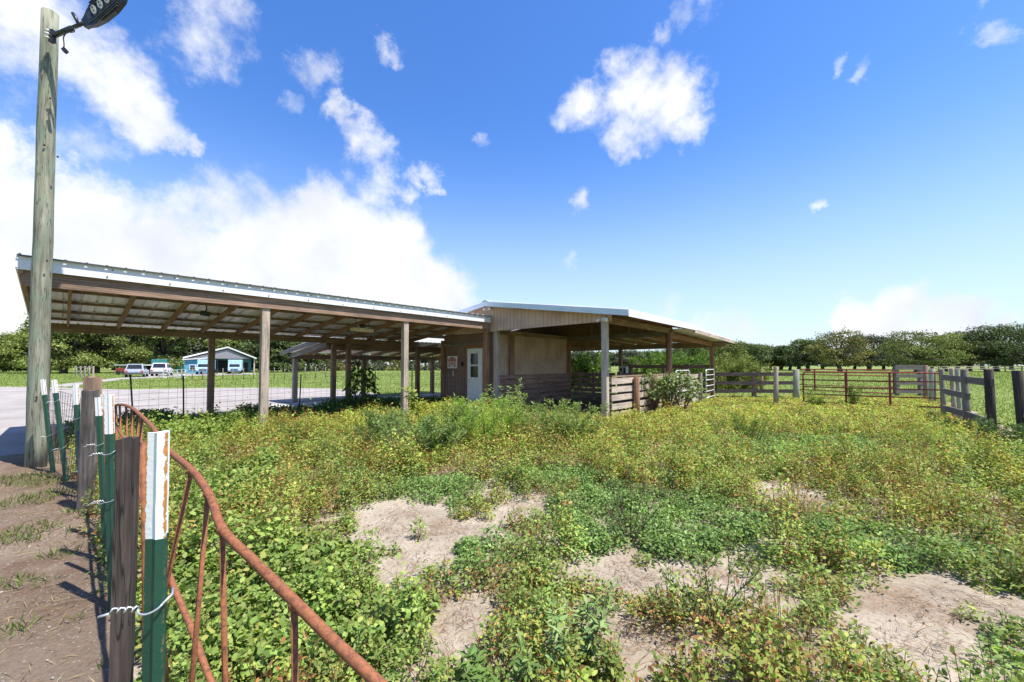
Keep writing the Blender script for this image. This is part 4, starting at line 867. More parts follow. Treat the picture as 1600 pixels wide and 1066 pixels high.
# ---------------------------------------------------------------- foliage
def leaf_obj(name, c, nrm, dr, ln, wd, col, m, parent=None, org=None, extra=None, fold=.18, rnd=False, label=None, cat=None, kind=None, group=None):
    """one small folded quad per leaf, all numpy: c base point, dr along, nrm up, with a colour each"""
    c = np.asarray(c, np.float32); n = len(c); dr = np.asarray(dr, np.float32); nrm = np.asarray(nrm, np.float32)
    dr = dr/np.maximum(1e-6, np.linalg.norm(dr, axis=1, keepdims=True)); s = np.cross(dr, nrm); s /= np.maximum(1e-6, np.linalg.norm(s, axis=1, keepdims=True)); nn = np.cross(s, dr)
    ln = np.broadcast_to(np.asarray(ln, np.float32), (n,))[:, None]; wd = np.broadcast_to(np.asarray(wd, np.float32), (n,))[:, None]
    v = np.empty((n, 4, 3), np.float32); mid = c+dr*ln*.48
    v[:, 0] = c; v[:, 1] = mid+s*wd*.5+nn*wd*fold; v[:, 2] = c+dr*ln-nn*ln*.06; v[:, 3] = mid-s*wd*.5+nn*wd*fold
    if rnd:
        v = np.empty((n, 6, 3), np.float32)
        for i_, (al, sd_) in enumerate(((0, 0), (.24, .42), (.66, .46), (1, 0), (.66, -.46), (.24, -.42))): v[:, i_] = c+dr*ln*al+s*wd*sd_+nn*wd*fold*(.9 if sd_ else -.2*al)
    q_ = v.shape[1]; o0 = np.array(org if org is not None else (ORG[parent] if parent is not None else (0, 0, 0)), np.float32)
    v = (v-o0).reshape(-1, 3); nv = len(v); fi = np.arange(nv, dtype=np.int32); colr = np.asarray(col, np.float32)
    ls = np.arange(0, nv, q_, dtype=np.int32); lt_ = np.full(len(ls), q_, np.int32)
    if extra is not None:                                     # stems: extra quads (k,4,3) with colours (k,3)
        ev, ec = extra; ev = (np.asarray(ev, np.float32)-o0).reshape(-1, 3); k = len(ev)
        v = np.concatenate([v, ev]); fi = np.arange(nv+k, dtype=np.int32); ls = np.concatenate([ls, np.arange(nv, nv+k, 4, dtype=np.int32)]); lt_ = np.concatenate([lt_, np.full(k//4, 4, np.int32)]); colr = np.concatenate([colr, np.asarray(ec, np.float32)])
    me = bpy.data.meshes.new(name); me.vertices.add(len(v)); me.vertices.foreach_set('co', v.ravel()); me.loops.add(len(fi)); me.loops.foreach_set('vertex_index', fi)
    me.polygons.add(len(ls)); me.polygons.foreach_set('loop_start', ls); me.polygons.foreach_set('loop_total', lt_)
    at = me.attributes.new('tint', 'FLOAT_COLOR', 'FACE'); at.data.foreach_set('color', np.concatenate([colr, np.ones((len(colr), 1), np.float32)], 1).ravel())
    me.materials.append(m); me.update(calc_edges=True); me.validate()
    o = bpy.data.objects.new(name, me); link(o, parent)
    if parent is None: o.location = tuple(float(x) for x in o0)
    ORG[o] = Vector([float(x) for x in o0]); tag(o, label, cat, group, kind); return o
def unit(n, up=0.0):
    d = RNG.normal(size=(n, 3)); d /= np.linalg.norm(d, axis=1, keepdims=True); d[:, 2] += up; return d/np.linalg.norm(d, axis=1, keepdims=True)
def pick(n, cols, wts, var=.18):
    cols = np.array(cols); i = RNG.choice(len(cols), n, p=np.array(wts)/sum(wts)); return cols[i]*(1+RNG.uniform(-var, var, (n, 1)))*(1+RNG.uniform(-.06, .06, (n, 3)))
def ribbon(p0, p1, w):                                        # crossed stem quads between arrays of points
    p0 = np.asarray(p0); p1 = np.asarray(p1); d = p1-p0; s = np.cross(d, RNG.normal(size=d.shape)); s /= np.maximum(1e-6, np.linalg.norm(s, axis=1, keepdims=True)); s *= np.broadcast_to(np.asarray(w), (len(d),))[:, None]*.5
    return np.stack([p0-s, p0+s, p1+s*.6, p1-s*.6], 1)

# trees: a trunk with limbs and a crown of leaf clumps in uneven lobes
GREENS = {'oak': ([(.032, .052, .018), (.055, .080, .024), (.085, .115, .034), (.11, .13, .045)], [3, 4, 3, 1]),
          'bright': ([(.06, .085, .02), (.10, .13, .03), (.145, .17, .045), (.18, .19, .06)], [2, 4, 4, 2]),
          'yellow': ([(.10, .10, .025), (.15, .14, .04), (.19, .17, .06), (.06, .075, .02)], [2, 3, 2, 2]),
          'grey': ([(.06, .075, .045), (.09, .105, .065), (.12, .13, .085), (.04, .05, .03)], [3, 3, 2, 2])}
TREES = []
def make_tree(label, loc, H, Wd, tint, nl=13, leaves=5200, base=.22, seed=0, group='oaks along the edge of the fields', size=.36, flat=.62):
    Y0 = loc[0]; rs = np.random.default_rng(seed); t = thing('oak_tree', label, 'tree', loc, 0, group); L0 = Vector(loc); mb = MB(); cols, wts = GREENS[tint]
    lean = rs.uniform(-.05, .05, 2)*H; tt = L0+Vector((lean[0], lean[1], H*.3)); tr = .035*H+.12
    mb.tube([L0-UP*.3, L0+UP*.4, L0.lerp(tt, .6), tt], [tr*1.5, tr*1.05, tr*.9, tr*.75], 9, jit=.06)
    lob = []
    for i in range(nl):
        a = i*2.399+rs.uniform(-.3, .3); rr = math.sqrt((i+.5)/nl)*Wd*.40; q_ = rr/(Wd*.40); zt = H*(.86-.42*q_**2); z = zt if i % 3 else H*(base+(.55-base)*rs.uniform(0, 1)*(1-.3*q_)); z *= rs.uniform(.9, 1.02)
        r = Wd*rs.uniform(.14, .23)*(1.15-.3*q_); z = max(min(z, H-r*flat*.9), base*H+r*flat*.55)
        c = np.array([L0.x+lean[0]*.6+math.cos(a)*rr, L0.y+lean[1]*.6+math.sin(a)*rr, z]); lob.append((c, r))
        mid = tt.lerp(Vector(c), .55)+UP*rs.uniform(-.3, .4); mb.tube([tt-UP*.15, mid, Vector(c)], [tr*.5, tr*.3, tr*.12], 6, jit=.06)
    obj('trunk', mb, M['bark'], t)
    vol = np.array([r**2 for c, r in lob]); k = rs.choice(nl, leaves, p=vol/vol.sum()); C = np.array([c for c, r in lob])[k]; Rr = np.array([r for c, r in lob])[k]
    d = rs.normal(size=(leaves, 3)); d /= np.linalg.norm(d, axis=1, keepdims=True); d[:, 2] = np.where(d[:, 2] < -.35, -d[:, 2]*.7, d[:, 2])
    rad = Rr*rs.uniform(.45, 1.0, leaves)**.5; fr = 1+.24*np.sin(d[:, 0]*7+k*1.3)*np.sin(d[:, 1]*6+k)+.16*np.sin(d[:, 2]*9+k*2.1); p = C+d*(rad*fr)[:, None]*np.array([1, 1, flat])
    nrm = d+rs.normal(size=d.shape)*.45; nrm[:, 2] += .35; dr = rs.normal(size=d.shape); dr[:, 2] -= .25; lc = np.clip(rs.normal(1, .22, nl), .55, 1.5)[k]
    ci = rs.choice(len(cols), leaves, p=np.array(wts)/sum(wts)); col = np.array(cols)[ci]*(1.2 if Y0 < 0 else 1.15)*np.where(rs.random(leaves) < .3, 1.35, 1)[:, None]*lc[:, None]*(1+rs.uniform(-.15, .15, (leaves, 1)))
    sz = size*rs.uniform(.6, 1.35, leaves); leaf_obj('crown', p, nrm, dr, sz, sz*.62, col, M['treeleaf'], t); TREES.append(t); return t
ORD = ['first', 'second', 'third', 'fourth', 'fifth', 'sixth', 'seventh', 'eighth', 'ninth', 'tenth', 'eleventh', 'twelfth', 'thirteenth', 'fourteenth', 'fifteenth', 'sixteenth', 'seventeenth', 'eighteenth', 'nineteenth', 'twentieth']
def tree_at(label, px, pytop, Y, wpx, tint, seed, **k):
    H = P(px, pytop, Y).z; return make_tree(label, (X(px, Y), Y, 0), H, wpx/FPX*Y, tint, seed=seed, **k)
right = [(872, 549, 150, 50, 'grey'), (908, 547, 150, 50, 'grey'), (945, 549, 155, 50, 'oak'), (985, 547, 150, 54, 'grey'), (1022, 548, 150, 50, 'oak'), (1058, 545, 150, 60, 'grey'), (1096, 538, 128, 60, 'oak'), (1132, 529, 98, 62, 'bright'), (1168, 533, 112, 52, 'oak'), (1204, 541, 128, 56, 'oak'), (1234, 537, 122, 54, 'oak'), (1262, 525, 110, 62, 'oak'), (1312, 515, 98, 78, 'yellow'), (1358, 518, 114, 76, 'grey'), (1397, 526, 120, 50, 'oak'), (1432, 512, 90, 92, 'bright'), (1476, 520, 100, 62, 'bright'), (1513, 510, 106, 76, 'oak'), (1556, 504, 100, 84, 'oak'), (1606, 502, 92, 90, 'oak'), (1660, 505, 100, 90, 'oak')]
RLBL = ['hazy oak far behind the tack room corner post', 'hazy oak far behind the left feathery weeds of the stall bay', 'dark far oak above the dark pen rails of the stall bay', 'hazy far oak above the white feed box', 'dark far oak left of the round red-brown barn post', 'hazy grey-green oak seen through the open stall bay, far off', 'dark oak showing between the two right-hand barn posts', 'bright green oak just right of the rear roof corner of the barn', 'low dark oak between the bright oak by the barn and open sky', 'shortest dark oak in the gap of the right tree line', 'small dark oak left of the tall spreading pair behind the gate', 'dark upright oak behind the left half of the red gate', 'broad yellowish oak standing behind the middle of the red gate', 'grey mossy oak right of the broad yellowish oak', 'narrow dark oak in the dip beside the grey mossy oak', 'wide bright green oak above the high board panel', 'rounded bright oak right behind the wide bright one', 'dark oak above the near posts of the right fence', 'tall dark oak left of the image corner with the pale rail fence beneath', 'very large dark oak at the right edge of the photo', 'dark oak partly cut off by the right edge of the photo']
for i, (px, pt_, Y, w, tint) in enumerate(right): tree_at(RLBL[i], px, pt_, Y, w*1.16, tint, 100+i, leaves=8500, base=.10, size=.36*Y/100, nl=22)
# smaller trees far away between, filling the tree line
for i, px in enumerate((1075, 1115, 1150, 1186, 1220, 1248, 1285, 1335, 1380, 1412, 1455, 1495, 1535, 1580)):
    t0 = TREES[i % 7+8]; Y = 140; hh = P(px, 540+RNG.uniform(-6, 8), Y).z; dup(t0, (X(px, Y), Y, 0), RNG.uniform(0, 6), (1.15, 1.15, hh/P(800, right[i % 7+8][1], right[i % 7+8][2]).z), 'low dark oak in the second row behind the right-hand oaks', 'second row of oaks')
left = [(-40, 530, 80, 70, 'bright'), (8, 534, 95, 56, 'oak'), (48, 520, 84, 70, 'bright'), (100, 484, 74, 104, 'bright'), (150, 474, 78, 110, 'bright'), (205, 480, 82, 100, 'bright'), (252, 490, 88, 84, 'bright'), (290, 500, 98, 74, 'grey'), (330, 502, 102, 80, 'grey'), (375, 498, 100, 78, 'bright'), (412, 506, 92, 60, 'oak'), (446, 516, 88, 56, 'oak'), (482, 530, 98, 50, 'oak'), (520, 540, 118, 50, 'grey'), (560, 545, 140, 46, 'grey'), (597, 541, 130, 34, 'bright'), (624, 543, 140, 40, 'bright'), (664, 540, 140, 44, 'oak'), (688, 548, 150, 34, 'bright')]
LLBL = ['bright oak outside the left edge, its crown just entering the photo', 'dark oak at the far left of the photo beyond the road', 'bright oak partly hidden behind the tall lamp pole', 'broad yellow-green oak right of the lamp pole above the rail pen', 'tallest yellow-green oak under the left end of the carport roof', 'yellow-green oak directly above the dark shed and silver car', 'yellow-green oak above the white car and blue wing', 'greyish oak behind the left slope of the house roof', 'greyish oak directly behind the house gable peak', 'bright oak behind the right slope of the house', 'dark oak right of the house by the second carport post', 'dark oak with hanging moss left of the lean-to post', 'small dark oak framed under the lean-to roof', 'hazy grey oak seen under the lean-to, further off', 'hazy grey oak behind the drooping sapling', 'small round bright tree alone in the far field', 'taller bright tree next to the small round one', 'dark tree between the last carport posts', 'little bright tree at the tack room corner']
for i, (px, pt_, Y, w, tint) in enumerate(left): tree_at(LLBL[i], px, pt_, Y, w*1.12, tint, 200+i, leaves=15000 if i < 12 else 4500, base=.02 if i < 12 else .08, size=.40*Y/85, nl=26 if i < 12 else 12, flat=.7, group='oaks beyond the road')
for i, px in enumerate((20, 75, 128, 180, 232, 275, 312, 352, 394, 430)):
    t0 = TREES[-16+(i % 4)]; Y = 125; dup(t0, (X(px, Y), Y, 0), RNG.uniform(0, 6), (1.2, 1.2, 1.0+.1*(i % 3)), 'dark oak in the second row behind the left-hand oaks', 'second row of oaks beyond the road')
# low hedge of pale shrubs at the far edge of the left field
def bush(name, label, c, r, h, tint, n, size, seed, group=None, cat='bush'):
    rs = np.random.default_rng(seed); t = thing(name, label, cat, (c[0], c[1], 0), 0, group); cols, wts = GREENS[tint]; d = rs.normal(size=(n, 3)); d /= np.linalg.norm(d, axis=1, keepdims=True); d[:, 2] = abs(d[:, 2])
    q = rs.uniform(.3, 1, n)**.5*(1+.25*np.sin(d[:, 0]*6)*np.sin(d[:, 1]*5+seed)); p = d*q[:, None]*np.array([r, r, h])+np.array([c[0], c[1], .0]); k = rs.choice(len(cols), n, p=np.array(wts)/sum(wts))
    mb = MB()
    for i in range(5): a = rs.uniform(0, 6.28); mb.tube([(c[0], c[1], -.05), (c[0]+math.cos(a)*r*.3, c[1]+math.sin(a)*r*.3, h*.4), (c[0]+math.cos(a)*r*.6, c[1]+math.sin(a)*r*.6, h*.75)], [.03*h, .02*h, .008*h], 5)
    obj('stem', mb, M['stem'], t); leaf_obj('foliage', p, d+rs.normal(size=d.shape)*.5, rs.normal(size=d.shape), size*rs.uniform(.6, 1.3, n), size*.55, np.array(cols)[k]*(1+rs.uniform(-.2, .2, (n, 1))), M['treeleaf'], t); return t
for i, px in enumerate((470, 497, 512, 530, 585, 612, 640, 668)): bush('bush', 'pale scrubby bush at the far edge of the field behind the lean-to', (X(px, 105), 105+i, 0), 2.6, 2.6+.5*(i % 3), 'yellow' if i in (2, 3, 5) else 'grey', 700, .5, 400+i, 'scrub at the far field edge')

# tall feathery weeds
FEN = ([(.085, .16, .022), (.12, .20, .03), (.17, .24, .04), (.06, .12, .02)], [3, 4, 2, 2])
def fennel(name, label, c, h, r, n, cols, wts, ns=7, seed=0, group=None, size=.055, thin=.16, droop=.0, z0=0):
    """upright leafy stems; fine narrow leaves up every stem"""
    rs = np.random.default_rng(seed); t = thing(name, label, 'weed', (c[0], c[1], z0), 0, group); mb = MB(); PP = []; DD = []; per = n//ns
    for i in range(ns):
        a = rs.uniform(0, 6.28); b0 = Vector((c[0]+math.cos(a)*r*.35*rs.uniform(0, 1), c[1]+math.sin(a)*r*.35*rs.uniform(0, 1), z0-.02)); hh = h*rs.uniform(.55, 1) if i else h
        e = b0+Vector((math.cos(a)*r*.6*rs.uniform(.2, 1), math.sin(a)*r*.6*rs.uniform(.2, 1), hh)); m_ = b0.lerp(e, .5)+Vector((rs.uniform(-.05, .05)*hh, rs.uniform(-.05, .05)*hh, 0)); mb.tube([b0, m_, e], [.006+.004*h, .004+.003*h, .002], 5)
        s = rs.uniform(.08, 1, per); b0n, mn_, en = np.array(b0), np.array(m_), np.array(e); q = ((1-s)**2)[:, None]*b0n+(2*s*(1-s))[:, None]*mn_+(s**2)[:, None]*en
        an = rs.uniform(0, 6.28, per); sp_ = r*.42*(1-s*.75)*rs.uniform(.1, 1, per)/max(1, ns**.25); d = np.stack([np.cos(an), np.sin(an), rs.uniform(.3, 1.0, per)-droop], 1); PP.append(q+d*sp_[:, None]); DD.append(d+rs.normal(size=d.shape)*.3)
    PP = np.concatenate(PP); DD = np.concatenate(DD); m = len(PP); k = rs.choice(len(cols), m, p=np.array(wts)/sum(wts)); obj('stem', mb, M['stem'], t); sz = size*rs.uniform(.6, 1.4, m)
    leaf_obj('foliage', PP, rs.normal(size=PP.shape)+np.array([0, 0, .8]), DD, sz, sz*thin, np.array(cols)[k]*(1+rs.uniform(-.2, .2, (m, 1))), M['leaf'], t); return t
f0 = None
for i, (px, py, Y) in enumerate([(890, 556, 22), (902, 552, 23), (915, 556, 24), (926, 549, 23), (938, 553, 25), (1000, 556, 23), (1015, 552, 22.5), (1028, 549, 23), (1043, 554, 24), (1060, 553, 24), (1072, 551, 23), (1084, 549, 23.5), (1092, 546, 22), (1101, 557, 24), (1124, 556, 24), (1136, 553, 25), (1150, 560, 24), (1160, 556, 26), (1172, 563, 25), (1184, 566, 26), (1128, 563, 22), (1144, 562, 22.5), (1166, 568, 23)]):
    h = P(px, py, Y).z; rt = i > 13
    fennel('dog_fennel', 'tall feathery bright green weed clump behind the barn' if not rt else 'tall yellowish feathery weed clump behind the dark four-board fence', (X(px, Y), Y), h, 1.15, 1500, FEN[0] if not rt else [(.13, .17, .03), (.18, .20, .045), (.10, .15, .03), (.2, .2, .07)], FEN[1], 9, 500+i, 'feathery weeds behind the barn' if not rt else 'feathery weeds behind the board fence', .16, .3)

# shrub at the pen, drooping sapling, single weeds
GRB = ([(.17, .23, .08), (.24, .30, .12), (.12, .17, .06), (.29, .32, .16)], [3, 3, 2, 1])
Ys = 12.4; c = Vector((X(1046, Ys), Ys, 0)); t = thing('shrub', 'broad-leaved grey-green shrub on several dark stems before the pen fence', 'shrub', c); mb = MB(); LP = []; LD = []
for i, (a, b_) in enumerate(((1018, 650), (1020, 648), (1043, 648), (1047, 648), (1045, 650), (1068, 650))):
    p0 = Vector((X(a, Ys), Ys+.05*i-.1, -.05)); 
    for k in range(5):
        e = P(a+RNG.uniform(-26, 34), RNG.uniform(588, 624), Ys+RNG.uniform(-.45, .35)); mb.tube([p0, p0.lerp(e, .5)+Vector((RNG.uniform(-.08, .08), 0, .1)), e], [.035, .02, .006], 6); LP.append(e)
obj('stem', mb, M['stem'], t)
n = 2100; e = np.array([tuple(x) for x in LP])[RNG.integers(0, len(LP), n)]; d = unit(n, .2); p = e+d*RNG.uniform(.02, .27, (n, 1)); leaf_obj('foliage', p, d+RNG.normal(size=d.shape)*.4+np.array([0, 0, .6]), RNG.normal(size=d.shape)-np.array([0, 0, .4]), RNG.uniform(.06, .115, n), RNG.uniform(.045, .08, n), pick(n, *GRB), M['leaf'], t)
Ys = 12.9; c = Vector((X(566, Ys), Ys, 0)); t = thing('sapling', 'dark drooping long-leaved sapling growing under the carport', 'sapling', c); mb = MB(); PP = []; DD = []
tp = P(566, 574, Ys); mb.tube([c-UP*.05, c.lerp(tp, .5)+Vector((.04, 0, 0)), tp], [.02, .014, .006], 6)
for k in range(26):
    s = .2+.78*k/26; b0 = c.lerp(tp, s); a = k*2.4; L = .62*(1.1-s*.55); m_ = b0+Vector((math.cos(a)*L*.6, math.sin(a)*L*.6, .14)); e = b0+Vector((math.cos(a)*L, math.sin(a)*L, -.12)); mb.tube([b0, m_, e], [.008, .005, .002], 5)
    for q in range(15): w = .25+.75*q/15; PP.append(tuple(b0.lerp(m_, min(1, w*2)) if w < .5 else m_.lerp(e, w*2-1))); DD.append((math.cos(a)*.5+RNG.uniform(-.7, .7), math.sin(a)*.5+RNG.uniform(-.7, .7), -.55))
obj('stem', mb, M['stem'], t); n = len(PP); leaf_obj('foliage', PP, RNG.normal(size=(n, 3))*.3+np.array([0, 0, 1]), DD, RNG.uniform(.15, .26, n), RNG.uniform(.05, .085, n), pick(n, [(.05, .10, .025), (.08, .13, .03), (.12, .16, .04)], [3, 3, 1]), M['leaf'], t)
def leafy_weed(label, px, pyt, Y, n, ln, wd, cols, wts, ns=4, spread=.16, seed=0, name='weed', droop=-.1, zf=1.0):
    """stems with leaves in whorls, leaves long as a hand"""
    rs = np.random.default_rng(seed); c = Vector((X(px, Y), Y, 0)); h = P(px, pyt, Y).z*zf; t = thing(name, label, 'weed', c); mb = MB(); PP = []; DD = []
    for i in range(ns):
        e = c+Vector((rs.uniform(-spread, spread), rs.uniform(-spread, spread), h*(1 if i == 0 else rs.uniform(.5, .95)))); b0 = c+Vector((rs.uniform(-.3, .3)*spread, rs.uniform(-.3, .3)*spread, -.03)); mb.tube([b0, b0.lerp(e, .5)+Vector((rs.uniform(-.03, .03), rs.uniform(-.03, .03), 0)), e], [.008, .006, .002], 5)
        for k in range(n//ns):
            s = rs.uniform(.12, 1)**.8; a = rs.uniform(0, 6.28); PP.append(tuple(b0.lerp(e, s))); DD.append((math.cos(a), math.sin(a), droop+rs.uniform(-.2, .45)+max(0, s-.85)*4))
    obj('stem', mb, M['greenstem'], t); m = len(PP); leaf_obj('foliage', PP, rs.normal(size=(m, 3))*.25+np.array([0, 0, 1]), DD, ln*rs.uniform(.55, 1.2, m), wd*rs.uniform(.7, 1.2, m), pick(m, cols, wts), M['leaf'], t); return t
M['greenstem'] = plain('green_stem', (.10, .12, .04), .7)
YG = ([(.25, .30, .06), (.30, .34, .09), (.19, .25, .055)], [3, 2, 3]); MG = ([(.12, .20, .05), (.16, .25, .06), (.22, .29, .09)], [3, 4, 2]); PG = ([(.24, .34, .12), (.31, .40, .16), (.17, .27, .09)], [3, 2, 2])
leafy_weed('pale leafy sapling weed right at the foot of the middle carport post', 655, 607, 9.6, 120, .2, .07, *YG, ns=3, spread=.3, seed=3)
leafy_weed('spiky pale green horseweed in front of the barn corner posts', 790, 592, 9.5, 420, .13, .03, *PG, ns=9, spread=.42, seed=4)
leafy_weed('pale glaucous weed below the white door', 748, 611, 9.8, 160, .13, .05, *PG, ns=5, spread=.3, seed=5)
fennel('weed', 'feathery bright green weed clump in mid paddock before the barn', (X(757, 7.2), 7.2), .95, 1.25, 11000, [(.25, .38, .05), (.31, .43, .07), (.18, .30, .04), (.34, .42, .10)], [3, 3, 2, 1], 34, 31, None, .06, .18)
fennel('weed', 'dense dark green bushy weed left of the bright feathery clump', (X(655, 6.5), 6.5), .8, 1.5, 11000, [(.12, .19, .055), (.17, .245, .075), (.23, .285, .10)], [3, 4, 2], 30, 32, None, .045, .5)
fennel('weed', 'upright dark green weed clump right of the bright feathery one', (X(862, 7.4), 7.4), .85, 1.35, 9000, [(.16, .23, .06), (.21, .28, .08), (.27, .31, .10)], [3, 4, 2], 26, 33, None, .05, .4)
fennel('weed', 'small feathery green weed before the slim weathered post', (X(1164, 7.6), 7.6), .62, .5, 1800, *FEN, 12, 34, None, .05, .2)
fennel('weed', 'small upright feathery weed in front of the second carport post', (X(448, 6.6), 6.6), .55, .45, 1400, [(.09, .15, .03), (.13, .2, .04)], [1, 1], 9, 35, None, .05, .25)
fennel('weed', 'dark drooping weed by the leaning post at the right edge', (X(1575, 7.0), 7.0), .55, .7, 1300, [(.05, .09, .03), (.08, .13, .04)], [1, 1], 14, 36, None, .1, .18)
fennel('weed', 'green weed growing through the middle of the red gate', (X(1330, 14.3), 14.3), .85, .45, 900, *FEN, 8, 37, None, .07, .25)
fennel('weed', 'green weed before the left part of the red gate', (X(1272, 14.2), 14.2), .6, .5, 800, *FEN, 8, 38, None, .07, .25)
leafy_weed('pale long-leaved horseweed at the bottom of the photo', 905, 930, 1.95, 420, .075, .017, *PG, ns=12, spread=.2, seed=41)
leafy_weed('fresh green long-leaved weed next to the bottom edge, right of the rusty panel', 790, 1010, 1.75, 260, .07, .022, *MG, ns=9, spread=.2, seed=42)
def sprawl(label, base, Y, tips, seed, nleaf, ln, cols, wts, name='branching_weed', zb=0.0):
    rs = np.random.default_rng(seed); b0 = P(base[0], base[1], Y); b0 = Vector((b0.x, Y, zb)); t = thing(name, label, 'weed', (b0.x, b0.y, 0)); mb = MB(); PP = []; DD = []
    for (px, py, dy) in tips:
        e = P(px, py, Y+dy); m_ = b0.lerp(e, .5)+Vector((rs.uniform(-.02, .02), 0, .04)); pts = smooth([b0, m_, e], 5); mb.tube(pts, [.0055*(1-.8*i/len(pts)) for i in range(len(pts))], 5); tw = [(pts, (e-b0).length)]
        for k in range(6):
            s = rs.uniform(.3, .95); q = pts[int(s*(len(pts)-1))]; e2 = q+(e-b0).normalized()*rs.uniform(.04, .11)+Vector((rs.uniform(-.08, .08), rs.uniform(-.06, .06), rs.uniform(.0, .09))); mb.tube([q, q.lerp(e2, .5)+UP*.006, e2], [.002, .0015, .0008], 4); tw.append(([q, e2], .1))
        for (pp, l) in tw:
            for _ in range(int(nleaf*(1 if l > .12 else .3))):
                s = rs.uniform(.1, 1)*(len(pp)-1); i = min(int(s), len(pp)-2); PP.append(tuple(pp[i].lerp(pp[i+1], s-i))); DD.append(tuple(rs.normal(size=3)+np.array([0, 0, .3])))
    obj('stem', mb, M['stem'], t); m = len(PP); leaf_obj('foliage', PP, rs.normal(size=(m, 3))*.5+np.array([0, 0, 1]), DD, ln*rs.uniform(.6, 1.3, m), ln*.5, pick(m, cols, wts), M['leaf'], t)
sprawl('spindly branching weed with sparse small leaves over the bare sand', (1120, 985), 2.25, [(1012, 935, -.1), (1040, 905, .1), (1075, 890, .15), (1100, 880, 0), (1140, 885, .1), (1175, 905, -.1), (1205, 930, .05), (1215, 965, -.15), (1090, 925, -.2), (1160, 945, -.2), (1060, 950, -.2)], 61, 22, .026, *MG)
sprawl('thin dark branching weed rising from the clover behind the bare sand', (985, 880), 3.3, [(940, 730, .1), (960, 742, 0), (985, 735, .1), (1010, 745, 0), (1040, 765, .1), (950, 800, -.1), (1025, 800, -.1)], 62, 20, .024, [(.05, .085, .035), (.08, .11, .05)], [1, 1])

# ---------------------------------------------------------------- paddock weeds: ground cover nobody could count
def gell(lst):
    out = []
    for px, py, rx, ry in lst:
        c = G(px, py); out.append((c.x, c.y, rx/FPX*c.y, max(.05, (G(px, py-ry).y-G(px, py+ry).y)/2)))
    return out
BARE = gell([(640, 812, 78, 24), (705, 838, 100, 20), (820, 806, 48, 20), (648, 885, 52, 55), (605, 838, 48, 28), (720, 985, 62, 50), (700, 1045, 50, 30), (960, 908, 84, 26), (1100, 922, 118, 40), (1195, 950, 62, 30), (1242, 782, 52, 24),
             (1480, 960, 125, 48), (1440, 1030, 110, 60), (1570, 965, 80, 34), (760, 773, 22, 9), (1040, 1045, 130, 34), (930, 985, 40, 20), (1535, 780, 40, 10), (1590, 690, 40, 12), (1240, 1045, 70, 24)])
COVER = gell([(684, 775, 64, 28), (1010, 822, 165, 52), (1250, 705, 150, 18), (745, 885, 70, 34), (1360, 862, 90, 34), (1562, 1035, 52, 40), (955, 865, 62, 24), (1490, 880, 62, 26), (880, 760, 60, 18)])
BROAD = gell([(360, 960, 190, 130), (330, 800, 70, 60), (470, 1010, 120, 70), (600, 990, 70, 60), (320, 690, 80, 16)])
BROWN = gell([(1290, 830, 90, 34), (1010, 1010, 90, 40), (1120, 1010, 140, 30), (730, 745, 60, 14), (400, 720, 60, 14), (460, 830, 70, 30), (1180, 1010, 70, 24), (1430, 800, 120, 20), (780, 915, 50, 22), (1530, 850, 60, 20), (920, 660, 60, 8), (700, 940, 60, 26)])
def field(lst, x, y, wob=.0):
    f = np.full(len(x), -9.0)
    for cx, cy, rx, ry in lst: f = np.maximum(f, 1-((x-cx)/rx)**2-((y-cy)/ry)**2)
    return f
def nz2(x, y, s, o=0.0): return np.array([mn.noise(Vector((a*s, b_*s, o))) for a, b_ in zip(x, y)])
def inpoly(x, y, poly):
    r = np.zeros(len(x), bool); n = len(poly); j = n-1
    for i in range(n):
        xi, yi, xj, yj = poly[i].x, poly[i].y, poly[j].x, poly[j].y
        if yi != yj: r ^= ((yi > y) != (yj > y)) & (x < (xj-xi)*(y-yi)/(yj-yi)+xi)
        j = i
    return r
PAL = {'yellow': ([(.175, .20, .055), (.22, .22, .07), (.135, .18, .045), (.23, .17, .07), (.16, .068, .038), (.10, .145, .04)], [3.5, 1.6, 3.5, 1.4, 2.6, 2.8]),
       'green': ([(.10, .15, .045), (.135, .18, .06), (.17, .205, .075), (.20, .20, .07), (.07, .105, .035)], [3, 4, 2, 1, 2]),
       'cover': ([(.09, .145, .055), (.12, .18, .07), (.16, .215, .095), (.06, .105, .038)], [3, 4, 2, 2]),
       'brown': ([(.17, .08, .042), (.22, .125, .065), (.135, .13, .045), (.17, .17, .055), (.10, .048, .028)], [2.5, 2, 3, 3, 2])}
for K_ in PAL: PAL[K_] = ([tuple(c_*k_ for c_, k_ in zip(q_, (1.70, 1.72, 1.2))) for q_ in PAL[K_][0]], PAL[K_][1])
KEYS = list(PAL)
